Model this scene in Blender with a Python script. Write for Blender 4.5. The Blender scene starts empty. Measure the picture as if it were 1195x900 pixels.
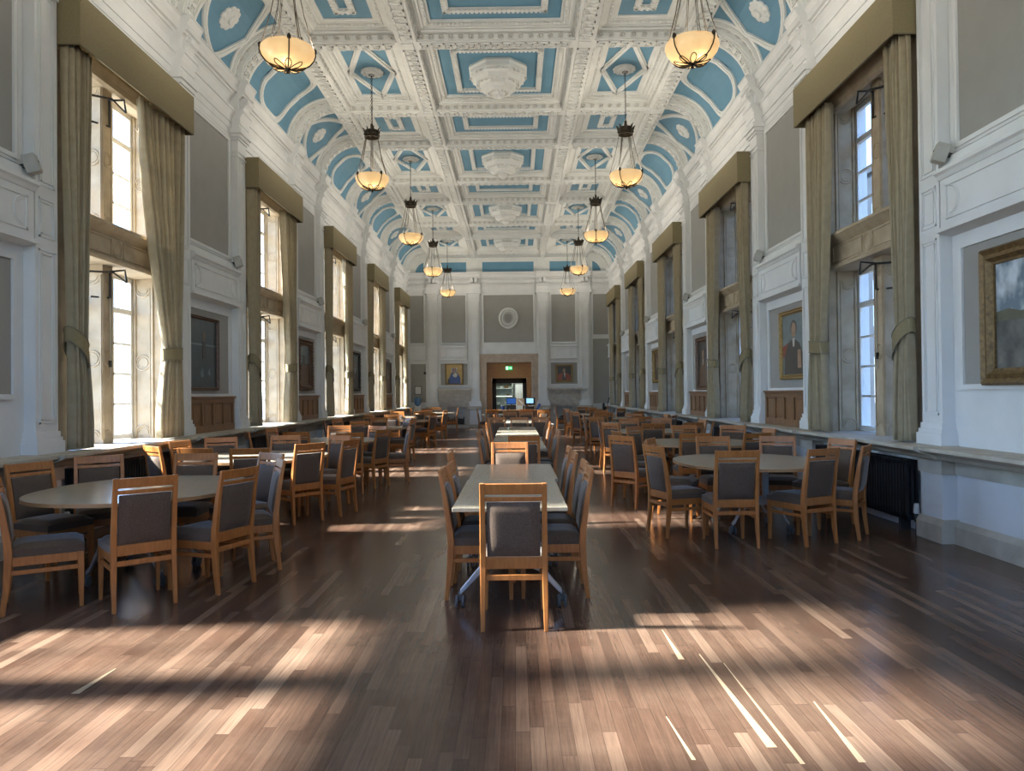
import bpy, bmesh, math, random
from mathutils import Matrix, Vector
random.seed(7)
PI = math.pi
scene = bpy.context.scene
COL = scene.collection

# ------------------------------------------------------------------ materials
def srgb(r, g, b):
    def f(c):
        c /= 255.0
        return c / 12.92 if c <= 0.04045 else ((c + 0.055) / 1.055) ** 2.4
    return (f(r), f(g), f(b), 1.0)

def new_mat(name):
    m = bpy.data.materials.new(name)
    m.use_nodes = True
    nt = m.node_tree
    return m, nt, nt.nodes, nt.links, nt.nodes['Principled BSDF']

def mottled(name, c1, c2, rough=0.6, scale=8.0, bump=0.0, bump_scale=60.0, metallic=0.0, stretch=(1, 1, 1), spec=0.5, detail=4.0):
    m, nt, N, L, P = new_mat(name)
    tc = N.new('ShaderNodeTexCoord'); mp = N.new('ShaderNodeMapping')
    mp.inputs['Scale'].default_value = stretch
    L.new(tc.outputs['Object'], mp.inputs['Vector'])
    nz = N.new('ShaderNodeTexNoise'); nz.inputs['Scale'].default_value = scale; nz.inputs['Detail'].default_value = detail
    L.new(mp.outputs['Vector'], nz.inputs['Vector'])
    rp = N.new('ShaderNodeValToRGB')
    rp.color_ramp.elements[0].position = 0.3; rp.color_ramp.elements[1].position = 0.7
    rp.color_ramp.elements[0].color = c1; rp.color_ramp.elements[1].color = c2
    L.new(nz.outputs['Fac'], rp.inputs['Fac'])
    L.new(rp.outputs['Color'], P.inputs['Base Color'])
    P.inputs['Roughness'].default_value = rough
    P.inputs['Metallic'].default_value = metallic
    P.inputs['Specular IOR Level'].default_value = spec
    if bump > 0:
        n2 = N.new('ShaderNodeTexNoise'); n2.inputs['Scale'].default_value = bump_scale; n2.inputs['Detail'].default_value = 3
        L.new(mp.outputs['Vector'], n2.inputs['Vector'])
        b = N.new('ShaderNodeBump'); b.inputs['Strength'].default_value = bump; b.inputs['Distance'].default_value = 0.01
        L.new(n2.outputs['Fac'], b.inputs['Height']); L.new(b.outputs['Normal'], P.inputs['Normal'])
    return m

def lin(r, g, b): return (r, g, b, 1.0)

M_WHITE = mottled('white_plaster', lin(.68, .69, .69), lin(.74, .75, .75), .6, 3)
M_CEIL = mottled('ceiling_white', lin(.73, .745, .73), lin(.79, .805, .79), .7, 4)
M_CEILSH = mottled('ceiling_ornament', lin(.62, .62, .595), lin(.69, .69, .665), .7, 6)
M_BLUE = mottled('ceiling_blue', lin(.115, .265, .385), lin(.13, .29, .415), .7, 3)
M_GREY = mottled('grey_wall', lin(.295, .288, .268), lin(.315, .308, .288), .7, 4)
M_STONE = mottled('stone', lin(.36, .285, .19), lin(.48, .39, .275), .75, 5, .15, 90)
M_STONEG = mottled('sill_stone', lin(.38, .34, .27), lin(.54, .50, .42), .6, 4, .15, 60)
M_MARBLE = mottled('fireplace_stone', lin(.34, .31, .27), lin(.50, .46, .41), .6, 5)
M_CURT = mottled('curtain_cloth', lin(.39, .325, .215), lin(.46, .39, .265), .9, 12, .1, 400)
def add_translucency(m, col, f):
    nt = m.node_tree; N = nt.nodes; L = nt.links
    t = N.new('ShaderNodeBsdfTranslucent'); t.inputs[0].default_value = col
    x = N.new('ShaderNodeMixShader'); x.inputs[0].default_value = f
    L.new(N['Principled BSDF'].outputs[0], x.inputs[1]); L.new(t.outputs[0], x.inputs[2])
    L.new(x.outputs[0], N['Material Output'].inputs['Surface'])
add_translucency(M_CURT, lin(.40, .36, .27), .18)
M_PELM = mottled('pelmet_cloth', lin(.215, .175, .095), lin(.24, .20, .112), .9, 40, .08, 500)
M_CORD = mottled('cord', lin(.07, .055, .035), lin(.30, .26, .18), .8, 260)
M_WOODC = mottled('chair_beech', lin(.33, .120, .030), lin(.45, .18, .050), .38, 7, 0, 50, 0, (6, 6, 1))
M_TABLE = mottled('table_laminate', lin(.33, .30, .235), lin(.40, .37, .295), .22, 9, 0, 50, 0, (14, 1, 1))
M_TEDGE = mottled('table_edge', lin(.33, .19, .085), lin(.42, .25, .12), .45, 9)
M_SILVER = mottled('brushed_metal', lin(.50, .51, .52), lin(.60, .61, .62), .35, 20, 0, 50, .85)
M_CASTOR = mottled('castor_grey', lin(.08, .09, .10), lin(.11, .12, .13), .5, 20)
M_BLACK = mottled('black', lin(.012, .012, .013), lin(.02, .02, .021), .5, 10)
M_IRON = mottled('bronze', lin(.028, .022, .015), lin(.05, .038, .025), .45, 30, 0, 50, .6)
M_RAD = mottled('radiator_black', lin(.012, .013, .015), lin(.022, .023, .026), .45, 10)
M_OAK = mottled('oak', lin(.15, .070, .026), lin(.24, .12, .048), .5, 6, 0, 50, 0, (8, 8, 1))
M_GOLD = mottled('gilt', lin(.20, .125, .04), lin(.36, .24, .09), .45, 25, .3, 80, .4)
M_DKFRAME = mottled('brown_frame', lin(.06, .028, .014), lin(.12, .055, .028), .4, 20)
M_SASH = mottled('sash_white', lin(.74, .75, .75), lin(.80, .81, .81), .4, 6)
M_SPK = mottled('speaker_case', lin(.36, .35, .32), lin(.42, .41, .38), .5, 10)
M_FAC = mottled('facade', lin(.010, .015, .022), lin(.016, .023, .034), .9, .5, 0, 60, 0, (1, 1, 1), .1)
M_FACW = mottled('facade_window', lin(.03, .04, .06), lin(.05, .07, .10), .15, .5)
M_STEEL = mottled('kitchen_steel', lin(.36, .40, .37), lin(.50, .55, .50), .35, 3, 0, 50, .3)
M_ORANGE = mottled('veneer', lin(.36, .15, .035), lin(.44, .20, .055), .4, 4, 0, 50, 0, (1, 1, 9))
M_CARD = mottled('cardboard', lin(.42, .30, .20), lin(.52, .39, .27), .8, 7)
M_PAPER = mottled('paper', lin(.62, .62, .60), lin(.72, .72, .70), .8, 30)
M_BLUEP = mottled('blue_plastic', lin(.03, .09, .35), lin(.05, .13, .45), .4, 10)
M_WATER = mottled('water_bottle', lin(.04, .11, .24), lin(.10, .22, .40), .15, 14)
M_GREYP = mottled('grey_plastic', lin(.38, .38, .38), lin(.46, .46, .46), .4, 10)

def fabric():
    m, nt, N, L, P = new_mat('chair_fabric')
    tc = N.new('ShaderNodeTexCoord')
    nz = N.new('ShaderNodeTexNoise'); nz.inputs['Scale'].default_value = 330; nz.inputs['Detail'].default_value = 3
    L.new(tc.outputs['Object'], nz.inputs['Vector'])
    rp = N.new('ShaderNodeValToRGB')
    e = rp.color_ramp.elements
    e[0].position = .38; e[0].color = lin(.046, .029, .019); e[1].position = .66; e[1].color = lin(.165, .115, .083)
    L.new(nz.outputs['Fac'], rp.inputs['Fac']); L.new(rp.outputs['Color'], P.inputs['Base Color'])
    P.inputs['Roughness'].default_value = .85
    P.inputs['Sheen Weight'].default_value = .45
    P.inputs['Sheen Roughness'].default_value = .3
    b = N.new('ShaderNodeBump'); b.inputs['Strength'].default_value = .25; b.inputs['Distance'].default_value = .004
    L.new(nz.outputs['Fac'], b.inputs['Height']); L.new(b.outputs['Normal'], P.inputs['Normal'])
    return m
M_FAB = fabric()

def floor_mat():
    m, nt, N, L, P = new_mat('strip_floor')
    W, LEN = .064, 1.1
    tc = N.new('ShaderNodeTexCoord'); sp = N.new('ShaderNodeSeparateXYZ')
    L.new(tc.outputs['Object'], sp.inputs[0])
    def math_(op, a, b=None):
        n = N.new('ShaderNodeMath'); n.operation = op
        for i, v in enumerate((a, b)):
            if v is None: continue
            if isinstance(v, (int, float)): n.inputs[i].default_value = v
            else: L.new(v, n.inputs[i])
        return n.outputs[0]
    u = math_('DIVIDE', sp.outputs['X'], W)
    row = math_('FLOOR', u)
    wn = N.new('ShaderNodeTexWhiteNoise'); wn.noise_dimensions = '1D'; L.new(row, wn.inputs['W'])
    v = math_('DIVIDE', sp.outputs['Y'], LEN)
    v2 = math_('ADD', v, math_('MULTIPLY', wn.outputs['Value'], 7.3))
    seg = math_('FLOOR', v2)
    cb = N.new('ShaderNodeCombineXYZ'); L.new(row, cb.inputs[0]); L.new(seg, cb.inputs[1])
    w2 = N.new('ShaderNodeTexWhiteNoise'); w2.noise_dimensions = '2D'; L.new(cb.outputs[0], w2.inputs['Vector'])
    rp = N.new('ShaderNodeValToRGB'); e = rp.color_ramp.elements
    e[0].position = 0; e[0].color = lin(.068, .039, .028)
    e[1].position = 1; e[1].color = lin(.195, .132, .096)
    a = e.new(.35); a.color = lin(.090, .053, .037)
    a = e.new(.7); a.color = lin(.115, .070, .050)
    a = e.new(.9); a.color = lin(.150, .096, .069)
    L.new(w2.outputs['Value'], rp.inputs['Fac'])
    # grain
    mp = N.new('ShaderNodeMapping'); mp.inputs['Scale'].default_value = (60, 2.2, 1)
    L.new(tc.outputs['Object'], mp.inputs['Vector'])
    ad = N.new('ShaderNodeVectorMath'); ad.operation = 'ADD'
    L.new(mp.outputs[0], ad.inputs[0]); L.new(w2.outputs['Color'], ad.inputs[1])
    g = N.new('ShaderNodeTexNoise'); g.inputs['Scale'].default_value = 1.6; g.inputs['Detail'].default_value = 6; g.inputs['Roughness'].default_value = .65
    L.new(ad.outputs[0], g.inputs['Vector'])
    mx = N.new('ShaderNodeMix'); mx.data_type = 'RGBA'; mx.blend_type = 'MULTIPLY'; mx.inputs[0].default_value = .75
    gr = N.new('ShaderNodeValToRGB'); gr.color_ramp.elements[0].position = .3; gr.color_ramp.elements[0].color = lin(.55, .55, .55)
    gr.color_ramp.elements[1].position = .65; gr.color_ramp.elements[1].color = lin(1.15, 1.15, 1.15)
    L.new(g.outputs['Fac'], gr.inputs['Fac'])
    L.new(rp.outputs['Color'], mx.inputs[6]); L.new(gr.outputs['Color'], mx.inputs[7])
    # worn pale patches
    nz = N.new('ShaderNodeTexNoise'); nz.inputs['Scale'].default_value = .9; nz.inputs['Detail'].default_value = 7; nz.inputs['Roughness'].default_value = .7
    L.new(tc.outputs['Object'], nz.inputs['Vector'])
    wr = N.new('ShaderNodeValToRGB'); wr.color_ramp.elements[0].position = .45; wr.color_ramp.elements[1].position = .75
    wr.color_ramp.elements[0].color = lin(0, 0, 0); wr.color_ramp.elements[1].color = lin(.28, .28, .28)
    L.new(nz.outputs['Fac'], wr.inputs['Fac'])
    m2 = N.new('ShaderNodeMix'); m2.data_type = 'RGBA'
    L.new(wr.outputs['Color'], m2.inputs[0]); L.new(mx.outputs[2], m2.inputs[6]); m2.inputs[7].default_value = lin(.24, .18, .135)
    # joints
    fu = math_('FRACT', u); ju = math_('LESS_THAN', math_('MINIMUM', fu, math_('SUBTRACT', 1.0, fu)), .018)
    fv = math_('FRACT', v2); jv = math_('LESS_THAN', math_('MINIMUM', fv, math_('SUBTRACT', 1.0, fv)), .0016)
    j = math_('MAXIMUM', ju, jv)
    m3 = N.new('ShaderNodeMix'); m3.data_type = 'RGBA'
    L.new(math_('MULTIPLY', j, .7), m3.inputs[0]); L.new(m2.outputs[2], m3.inputs[6]); m3.inputs[7].default_value = lin(.035, .02, .014)
    L.new(m3.outputs[2], P.inputs['Base Color'])
    rr = math_('ADD', math_('MULTIPLY', nz.outputs['Fac'], .14), .15)
    L.new(rr, P.inputs['Roughness'])
    P.inputs['Specular IOR Level'].default_value = .26
    b = N.new('ShaderNodeBump'); b.inputs['Strength'].default_value = .07; b.inputs['Distance'].default_value = .002
    L.new(math_('SUBTRACT', math_('MULTIPLY', g.outputs['Fac'], .5), j), b.inputs['Height'])
    L.new(b.outputs['Normal'], P.inputs['Normal'])
    return m
M_FLOOR = floor_mat()
M_PALES = mottled('pale_strip', lin(.28, .22, .15), lin(.38, .30, .205), .4, 5, 0, 50, 0, (30, 2, 1))

def glass_mat():
    m = bpy.data.materials.new('window_glass'); m.use_nodes = True
    nt = m.node_tree; N = nt.nodes; L = nt.links
    N.remove(N['Principled BSDF'])
    t = N.new('ShaderNodeBsdfTransparent'); t.inputs[0].default_value = lin(.93, .96, .98)
    g = N.new('ShaderNodeBsdfGlossy'); g.inputs['Roughness'].default_value = .02
    lw = N.new('ShaderNodeLayerWeight'); lw.inputs['Blend'].default_value = .5
    pw = N.new('ShaderNodeMath'); pw.operation = 'POWER'; pw.inputs[1].default_value = 5; L.new(lw.outputs['Facing'], pw.inputs[0])
    f = N.new('ShaderNodeMath'); f.operation = 'MULTIPLY_ADD'; f.inputs[1].default_value = .4; f.inputs[2].default_value = .015; L.new(pw.outputs[0], f.inputs[0])
    x = N.new('ShaderNodeMixShader')
    L.new(f.outputs[0], x.inputs[0]); L.new(t.outputs[0], x.inputs[1]); L.new(g.outputs[0], x.inputs[2])
    L.new(x.outputs[0], N['Material Output'].inputs['Surface'])
    return m
M_GLASS = glass_mat()

def emit_mat(name, col, strength, base=None):
    m, nt, N, L, P = new_mat(name)
    P.inputs['Base Color'].default_value = base or col
    P.inputs['Emission Color'].default_value = col
    P.inputs['Emission Strength'].default_value = strength
    P.inputs['Roughness'].default_value = .4
    return m
M_GREEN = emit_mat('exit_green', lin(.02, .42, .12), 1.0)
M_SIGNW = emit_mat('exit_white', lin(.75, .95, .8), 1.1)
M_SCREENB = emit_mat('screen_blue', lin(.02, .09, .34), .5)
M_SCREENL = emit_mat('screen_light', lin(.30, .58, .85), .9)
M_TUBE = emit_mat('light_tube', lin(.9, 1, .85), 1.6)
M_BULB = emit_mat('bulb', lin(1, .80, .42), 9.0)

def bowl_mat():
    m, nt, N, L, P = new_mat('alabaster_bowl')
    tc = N.new('ShaderNodeTexCoord')
    nz = N.new('ShaderNodeTexNoise'); nz.inputs['Scale'].default_value = 7; nz.inputs['Detail'].default_value = 5
    L.new(tc.outputs['Object'], nz.inputs['Vector'])
    rp = N.new('ShaderNodeValToRGB')
    rp.color_ramp.elements[0].position = .3; rp.color_ramp.elements[0].color = lin(.80, .47, .17)
    rp.color_ramp.elements[1].position = .7; rp.color_ramp.elements[1].color = lin(1, .70, .32)
    L.new(nz.outputs['Fac'], rp.inputs['Fac'])
    P.inputs['Base Color'].default_value = lin(.62, .54, .40)
    L.new(rp.outputs['Color'], P.inputs['Emission Color'])
    acc = None
    for k in range(3):      # light of the three bulbs glowing through the stone
        a = 2 * PI * k / 3 + .6
        d = N.new('ShaderNodeVectorMath'); d.operation = 'DISTANCE'; L.new(tc.outputs['Object'], d.inputs[0]); d.inputs[1].default_value = (.15 * math.cos(a), .15 * math.sin(a), .115)
        q = N.new('ShaderNodeMath'); q.operation = 'MULTIPLY'; L.new(d.outputs['Value'], q.inputs[0]); L.new(d.outputs['Value'], q.inputs[1])
        e = N.new('ShaderNodeMath'); e.operation = 'MULTIPLY_ADD'; L.new(q.outputs[0], e.inputs[0]); e.inputs[1].default_value = 160; e.inputs[2].default_value = .25
        g = N.new('ShaderNodeMath'); g.operation = 'DIVIDE'; g.inputs[0].default_value = .75; L.new(e.outputs[0], g.inputs[1])
        if acc is None: acc = g.outputs[0]
        else:
            s_ = N.new('ShaderNodeMath'); s_.operation = 'ADD'; L.new(acc, s_.inputs[0]); L.new(g.outputs[0], s_.inputs[1]); acc = s_.outputs[0]
    s_ = N.new('ShaderNodeMath'); s_.operation = 'ADD'; L.new(acc, s_.inputs[0]); s_.inputs[1].default_value = .20
    L.new(s_.outputs[0], P.inputs['Emission Strength'])
    P.inputs['Roughness'].default_value = .3
    # the alabaster lets some of the light of the bulbs through
    t = N.new('ShaderNodeBsdfTransparent'); t.inputs[0].default_value = lin(1, .8, .5)
    tr = N.new('ShaderNodeBsdfTranslucent'); tr.inputs[0].default_value = lin(.9, .75, .5)
    a = N.new('ShaderNodeMixShader'); a.inputs[0].default_value = .014
    b = N.new('ShaderNodeMixShader'); b.inputs[0].default_value = .10
    L.new(P.outputs[0], a.inputs[1]); L.new(tr.outputs[0], a.inputs[2])
    L.new(a.outputs[0], b.inputs[1]); L.new(t.outputs[0], b.inputs[2])
    L.new(b.outputs[0], N['Material Output'].inputs['Surface'])
    return m
M_BOWL = bowl_mat()

# ------------------------------------------------------------------ mesh builder
class MB:
    def __init__(self, mat=None, M=None):
        self.v = []; self.f = []; self.mi = []; self.mats = []; self.cur = mat
        self.M = M; self.flip = M is not None and M.determinant() < 0
    def add(self, vs, fs, mat=None):
        mat = mat or self.cur
        if mat not in self.mats: self.mats.append(mat)
        k = self.mats.index(mat); b = len(self.v)
        if self.M is not None: vs = [tuple(self.M @ Vector(p)) for p in vs]
        self.v.extend(vs)
        for f in fs:
            f = tuple(b + i for i in f)
            self.f.append(f[::-1] if self.flip else f); self.mi.append(k)
    def box(self, x0, x1, y0, y1, z0, z1, mat=None):
        x0, x1 = min(x0, x1), max(x0, x1); y0, y1 = min(y0, y1), max(y0, y1); z0, z1 = min(z0, z1), max(z0, z1)
        self.add([(x0, y0, z0), (x1, y0, z0), (x1, y1, z0), (x0, y1, z0), (x0, y0, z1), (x1, y0, z1), (x1, y1, z1), (x0, y1, z1)],
                 [(0, 3, 2, 1), (4, 5, 6, 7), (0, 1, 5, 4), (1, 2, 6, 5), (2, 3, 7, 6), (3, 0, 4, 7)], mat)
    def prism(self, pts, axis, a0, a1, mat=None):
        """closed polygon extruded along an axis; pts are the two other coordinates in xyz order"""
        n = len(pts)
        def P(p, a):
            return (a, p[0], p[1]) if axis == 'x' else ((p[0], a, p[1]) if axis == 'y' else (p[0], p[1], a))
        area = sum(pts[i][0] * pts[(i + 1) % n][1] - pts[(i + 1) % n][0] * pts[i][1] for i in range(n))
        vs = [P(p, a0) for p in pts] + [P(p, a1) for p in pts]
        pos = (area > 0) == (axis != 'y')
        fs = []
        for i in range(n):
            j = (i + 1) % n
            fs.append((i, j, n + j, n + i) if pos else (i, n + i, n + j, j))
        lo = tuple(range(n)); hi = tuple(range(n, 2 * n))
        fs += [lo[::-1], hi] if pos else [lo, hi[::-1]]
        self.add(vs, fs, mat)
    def lathe(self, prof, c=(0, 0, 0), n=16, mat=None, R=None):
        vs = []; fs = []
        for r, z in prof:
            for i in range(n):
                a = 2 * PI * i / n
                vs.append(Vector((r * math.cos(a), r * math.sin(a), z)))
        for k in range(len(prof) - 1):
            for i in range(n):
                j = (i + 1) % n
                fs.append((k * n + i, k * n + j, (k + 1) * n + j, (k + 1) * n + i))
        if prof[0][0] > 1e-5: fs.append(tuple(range(n))[::-1])
        if prof[-1][0] > 1e-5: fs.append(tuple((len(prof) - 1) * n + i for i in range(n)))
        if R is not None: vs = [R @ v for v in vs]
        c = Vector(c)
        self.add([tuple(v + c) for v in vs], fs, mat)
    def tube(self, pts, r, n=8, mat=None, closed=False, flat=1.0):
        pts = [Vector(p) for p in pts]; m = len(pts); rs = r if isinstance(r, (list, tuple)) else [r] * m
        vs = []; fs = []
        up0 = None
        for k, p in enumerate(pts):
            d = (pts[(k + 1) % m] - pts[k - 1]) if closed else (pts[min(k + 1, m - 1)] - pts[max(k - 1, 0)])
            d.normalize()
            if up0 is None:
                up0 = Vector((0, 0, 1)) if abs(d.z) < .9 else Vector((1, 0, 0))
            a = d.cross(up0)
            if a.length < 1e-4: a = d.cross(Vector((0, 1, 0)))
            a.normalize(); b = a.cross(d); up0 = b
            for i in range(n):
                t = 2 * PI * i / n
                vs.append(tuple(p + a * math.cos(t) * rs[k] + b * math.sin(t) * rs[k] * flat))
        for k in range(m if closed else m - 1):
            for i in range(n):
                j = (i + 1) % n; q = (k + 1) % m
                fs.append((k * n + i, k * n + j, q * n + j, q * n + i))
        if not closed:
            fs.append(tuple(range(n))[::-1]); fs.append(tuple((m - 1) * n + i for i in range(n)))
        self.add(vs, fs, mat)
    def bar(self, pts, sizes, mat=None):
        """upright bar of rectangular section: pts, (width x, depth y) at each point"""
        vs = []; fs = []
        for (x, y, z), (w, d) in zip(pts, sizes):
            vs += [(x - w / 2, y - d / 2, z), (x + w / 2, y - d / 2, z), (x + w / 2, y + d / 2, z), (x - w / 2, y + d / 2, z)]
        for k in range(len(pts) - 1):
            for i in range(4):
                j = (i + 1) % 4
                fs.append((4 * k + i, 4 * k + j, 4 * k + 4 + j, 4 * k + 4 + i))
        n = 4 * (len(pts) - 1)
        fs += [(3, 2, 1, 0), (n, n + 1, n + 2, n + 3)]
        self.add(vs, fs, mat)
    def torus(self, c, R, r, u, w, n=20, m=6, a0=0, a1=2 * PI, mat=None):
        """ring in the plane of the unit vectors u, w about c"""
        c = Vector(c); u = Vector(u); w = Vector(w)
        full = abs(a1 - a0 - 2 * PI) < 1e-4
        k = n if full else n + 1
        pts = [c + u * R * math.cos(a0 + (a1 - a0) * i / n) + w * R * math.sin(a0 + (a1 - a0) * i / n) for i in range(k)]
        self.tube(pts, r, m, mat, closed=full)
    def build(self, name, parent=None, smooth=False, bevel=0, seg=2, kind=None):
        me = bpy.data.meshes.new(name)
        me.from_pydata(self.v, [], self.f)
        for m in self.mats: me.materials.append(m)
        me.polygons.foreach_set('material_index', self.mi)
        if bevel:
            bm = bmesh.new(); bm.from_mesh(me)
            bmesh.ops.remove_doubles(bm, verts=bm.verts, dist=1e-5)
            es = [e for e in bm.edges if len(e.link_faces) == 2 and e.calc_face_angle(0) > .5]
            bmesh.ops.bevel(bm, geom=es, offset=bevel, segments=seg, profile=.5, affect='EDGES')
            bm.to_mesh(me); bm.free()
        if smooth:
            me.polygons.foreach_set('use_smooth', [True] * len(me.polygons))
            try: me.set_sharp_from_angle(angle=math.radians(38))
            except Exception: pass
        me.update()
        o = bpy.data.objects.new(name, me); COL.objects.link(o)
        if parent is not None: o.parent = parent
        if kind: o['kind'] = kind
        return o

def thing(name, label, cat, loc=(0, 0, 0), rz=0.0, group=None):
    o = bpy.data.objects.new(name, None); COL.objects.link(o)
    o.empty_display_size = .1
    o.location = loc; o.rotation_euler = (0, 0, rz)
    o['label'] = label; o['category'] = cat
    if group: o['group'] = group
    return o

def tag(o, label, cat, group=None):
    o['label'] = label; o['category'] = cat
    if group: o['group'] = group
    return o

def dup(root, loc, rz, label, group):
    r = root.copy(); COL.objects.link(r); r.location = loc; r.rotation_euler = (0, 0, rz)
    r['label'] = label; r['group'] = group
    for ch in list(root.children):
        c = ch.copy(); COL.objects.link(c); c.parent = r
        for g in list(ch.children):
            d = g.copy(); COL.objects.link(d); d.parent = c
    return r

# ------------------------------------------------------------------ dimensions
W = 4.57            # half width of the hall at the wall panels
YE = 32.6           # end wall
YB = -4.35          # wall behind the camera
BAY = 5.28
C0 = 8.87
CS = [C0 + BAY * k for k in range(-2, 5)]      # window centres
PO = 1.545          # pilaster offset from a window centre
SILL = .95
SIDES = (('left', -1), ('right', 1))
def SX(s): return Matrix.Diagonal((s, 1, 1, 1))

# ------------------------------------------------------------------ floor
mb = MB(M_FLOOR); mb.box(-5.2, 5.2, YB - .2, YE + 5, -.2, 0)
floor = mb.build('floor', kind='structure')
mb = MB(M_PALES)  # thin tapered pale strips laid over the floor
for (a, b, w0, w1) in (((1.31, 4.20), (1.34, 3.10), .006, .044), ((1.41, 4.06), (1.415, 2.96), .005, .020), ((1.185, 4.64), (1.19, 4.12), .004, .034),
                       ((1.70, 3.55), (1.66, 2.97), .008, .030), ((.955, 3.40), (.985, 3.0), .006, .018), ((-1.97, 4.06), (-1.99, 3.72), .006, .045)):
    mb.add([(a[0] - w0 / 2, a[1], .0015), (b[0] - w1 / 2, b[1], .0015), (b[0] + w1 / 2, b[1], .0015), (a[0] + w0 / 2, a[1], .0015)], [(0, 1, 2, 3)])
mb.build('pale_floor_strip', floor)

# ------------------------------------------------------------------ side walls
HEAD = 5.34
walls = {}
for side, s in SIDES:
    mb = MB(M_WHITE, SX(s))
    ys = [YB]
    for c in CS: ys += [c - 1.1, c + 1.1]
    ys.append(YE)
    for i in range(0, len(ys), 2): mb.box(W, 5.12, ys[i], ys[i + 1], 0, 8.2)
    for c in CS:
        mb.box(W, 5.12, c - 1.1, c + 1.1, 0, .86)
        mb.box(W, 5.12, c - 1.1, c + 1.1, HEAD + .06, 8.2)
    wall = mb.build('wall_' + side, kind='structure'); walls[side] = wall

    # bays of wall between the windows
    for k in range(-1, len(CS)):
        y0 = (CS[k] + PO + .19) if k >= 0 else YB
        y1 = (CS[k + 1] - PO - .19) if k + 1 < len(CS) else YE
        if y1 - y0 < .3: continue
        if k >= 0 and k + 1 >= len(CS): pass
        ym = (y0 + y1) / 2; h = (y1 - y0) / 2
        g = MB(M_GREY, SX(s))
        g.box(W - .012, W + .01, ym - h + .14, ym + h - .14, 3.86, 5.86)
        oak = k >= 1 and k + 1 < len(CS)
        g.box(W - .012, W + .01, ym - h + .17, ym + h - .17, 1.52 if oak else 1.12, 2.86)
        g.build('grey_wall_panel', wall)
        t = MB(M_WHITE, SX(s))
        def frame(a0, a1, z0, z1, w, x):
            t.box(x, W, a0, a1, z0, z0 + w); t.box(x, W, a0, a1, z1 - w, z1)
            t.box(x, W, a0, a0 + w, z0 + w, z1 - w); t.box(x, W, a1 - w, a1, z0 + w, z1 - w)
        frame(ym - h + .11, ym + h - .11, 3.83, 5.89, .045, W - .035)
        frame(ym - h + .13, ym + h - .13, 1.50 if oak else 1.09, 2.90, .05, W - .035)
        frame(ym - h + .03, ym + h - .03, 3.80, 5.96, .05, W - .02)
        # projecting frieze box with ledges
        t.box(W - .13, W, ym - h + .02, ym + h - .02, 3.06, 3.56)
        t.prism([(W, 3.54), (W - .14, 3.54), (W - .16, 3.58), (W - .185, 3.60), (W - .185, 3.635), (W - .10, 3.66), (W - .08, 3.76), (W, 3.78)], 'y', ym - h, ym + h)
        t.prism([(W, 3.0), (W - .10, 3.02), (W - .16, 3.03), (W - .16, 3.07), (W, 3.07)], 'y', ym - h, ym + h)
        a0, a1, z0, z1, x = ym - h + .12, ym + h - .12, 3.14, 3.48, W - .142
        t.box(x, W - .1, a0, a1, z0, z0 + .022); t.box(x, W - .1, a0, a1, z1 - .022, z1)
        t.box(x, W - .1, a0, a0 + .022, z0, z1); t.box(x, W - .1, a1 - .022, a1, z0, z1)
        for e, d in ((a0 + .06, 1), (a1 - .06, -1)):
            t.torus((W - .13, e, (z0 + z1) / 2), .14, .012, (0, d, 0), (0, 0, 1), 12, 5, -PI / 2, PI / 2)
            t.torus((W - .13, e, (z0 + z1) / 2), .115, .008, (0, d, 0), (0, 0, 1), 12, 5, -PI / 2, PI / 2)
        t.build('panel_moulding', wall)
        d = MB(M_STONEG, SX(s))
        d.box(W - .05, W, y0 - .01, y1 + .01, 0, .17); d.prism([(W - .05, .17), (W, .22), (W, .17)], 'y', y0, y1)
        d.box(W - .03, W, y0 - .01, y1 + .01, .67, .83)
        d.build('dado_band', wall)

    # pilasters with pedestals
    for c in CS:
        for o in (-PO, PO):
            y = c + o
            p = MB(M_WHITE, SX(s))
            X = 4.45
            p.box(X, W, y - .175, y + .175, 1.16, 5.70)
            for (xx, hh, za, zb) in ((X - .045, .22, .95, 1.07), (X - .03, .205, 1.07, 1.11), (X - .015, .19, 1.11, 1.17)): p.box(xx, W, y - hh, y + hh, za, zb)
            for (xx, hh, za, zb) in ((X - .014, .19, 5.62, 5.65), (X - .012, .187, 5.70, 5.90), (X - .035, .21, 5.90, 5.94), (X - .06, .235, 5.94, 6.00), (X - .09, .265, 6.00, 6.08)): p.box(xx, W, y - hh, y + hh, za, zb)
            for (za, zb) in ((1.25, 3.0), (3.12, 3.52), (3.64, 5.6)):
                w = .018; x = X - .01
                p.box(x, X, y - .125, y + .125, za, za + w); p.box(x, X, y - .125, y + .125, zb - w, zb)
                p.box(x, X, y - .125, y - .125 + w, za, zb); p.box(x, X, y + .125 - w, y + .125, za, zb)
                w = .01
                p.box(x, X, y - .09, y + .09, za + .04, za + .04 + w); p.box(x, X, y - .09, y + .09, zb - .04 - w, zb - .04)
                p.box(x, X, y - .09, y - .09 + w, za + .04, zb - .04); p.box(x, X, y + .09 - w, y + .09, za + .04, zb - .04)
            p.build('pilaster', wall)
            q = MB(M_WHITE, SX(s))
            q.box(4.43, W, y - .19, y + .19, .2, .68)
            q.box(4.395, W, y - .225, y + .225, 0, .17, M_STONEG); q.prism([(4.395, .17), (4.43, .23), (W, .23), (W, .17)], 'y', y - .225, y + .225, M_STONEG)
            q.box(4.41, W, y - .21, y + .21, .67, .83, M_STONEG)
            q.build('pedestal', wall)

    # continuous stone sill
    sm = MB(M_STONEG, SX(s))
    prof = [(W, .81), (4.40, .81), (4.36, .83), (4.33, .86), (4.24, .885), (4.20, .90), (4.17, .915), (4.17, .945), (4.18, SILL), (W, SILL)]
    sm.prism(prof, 'y', YB, YE)
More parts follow.
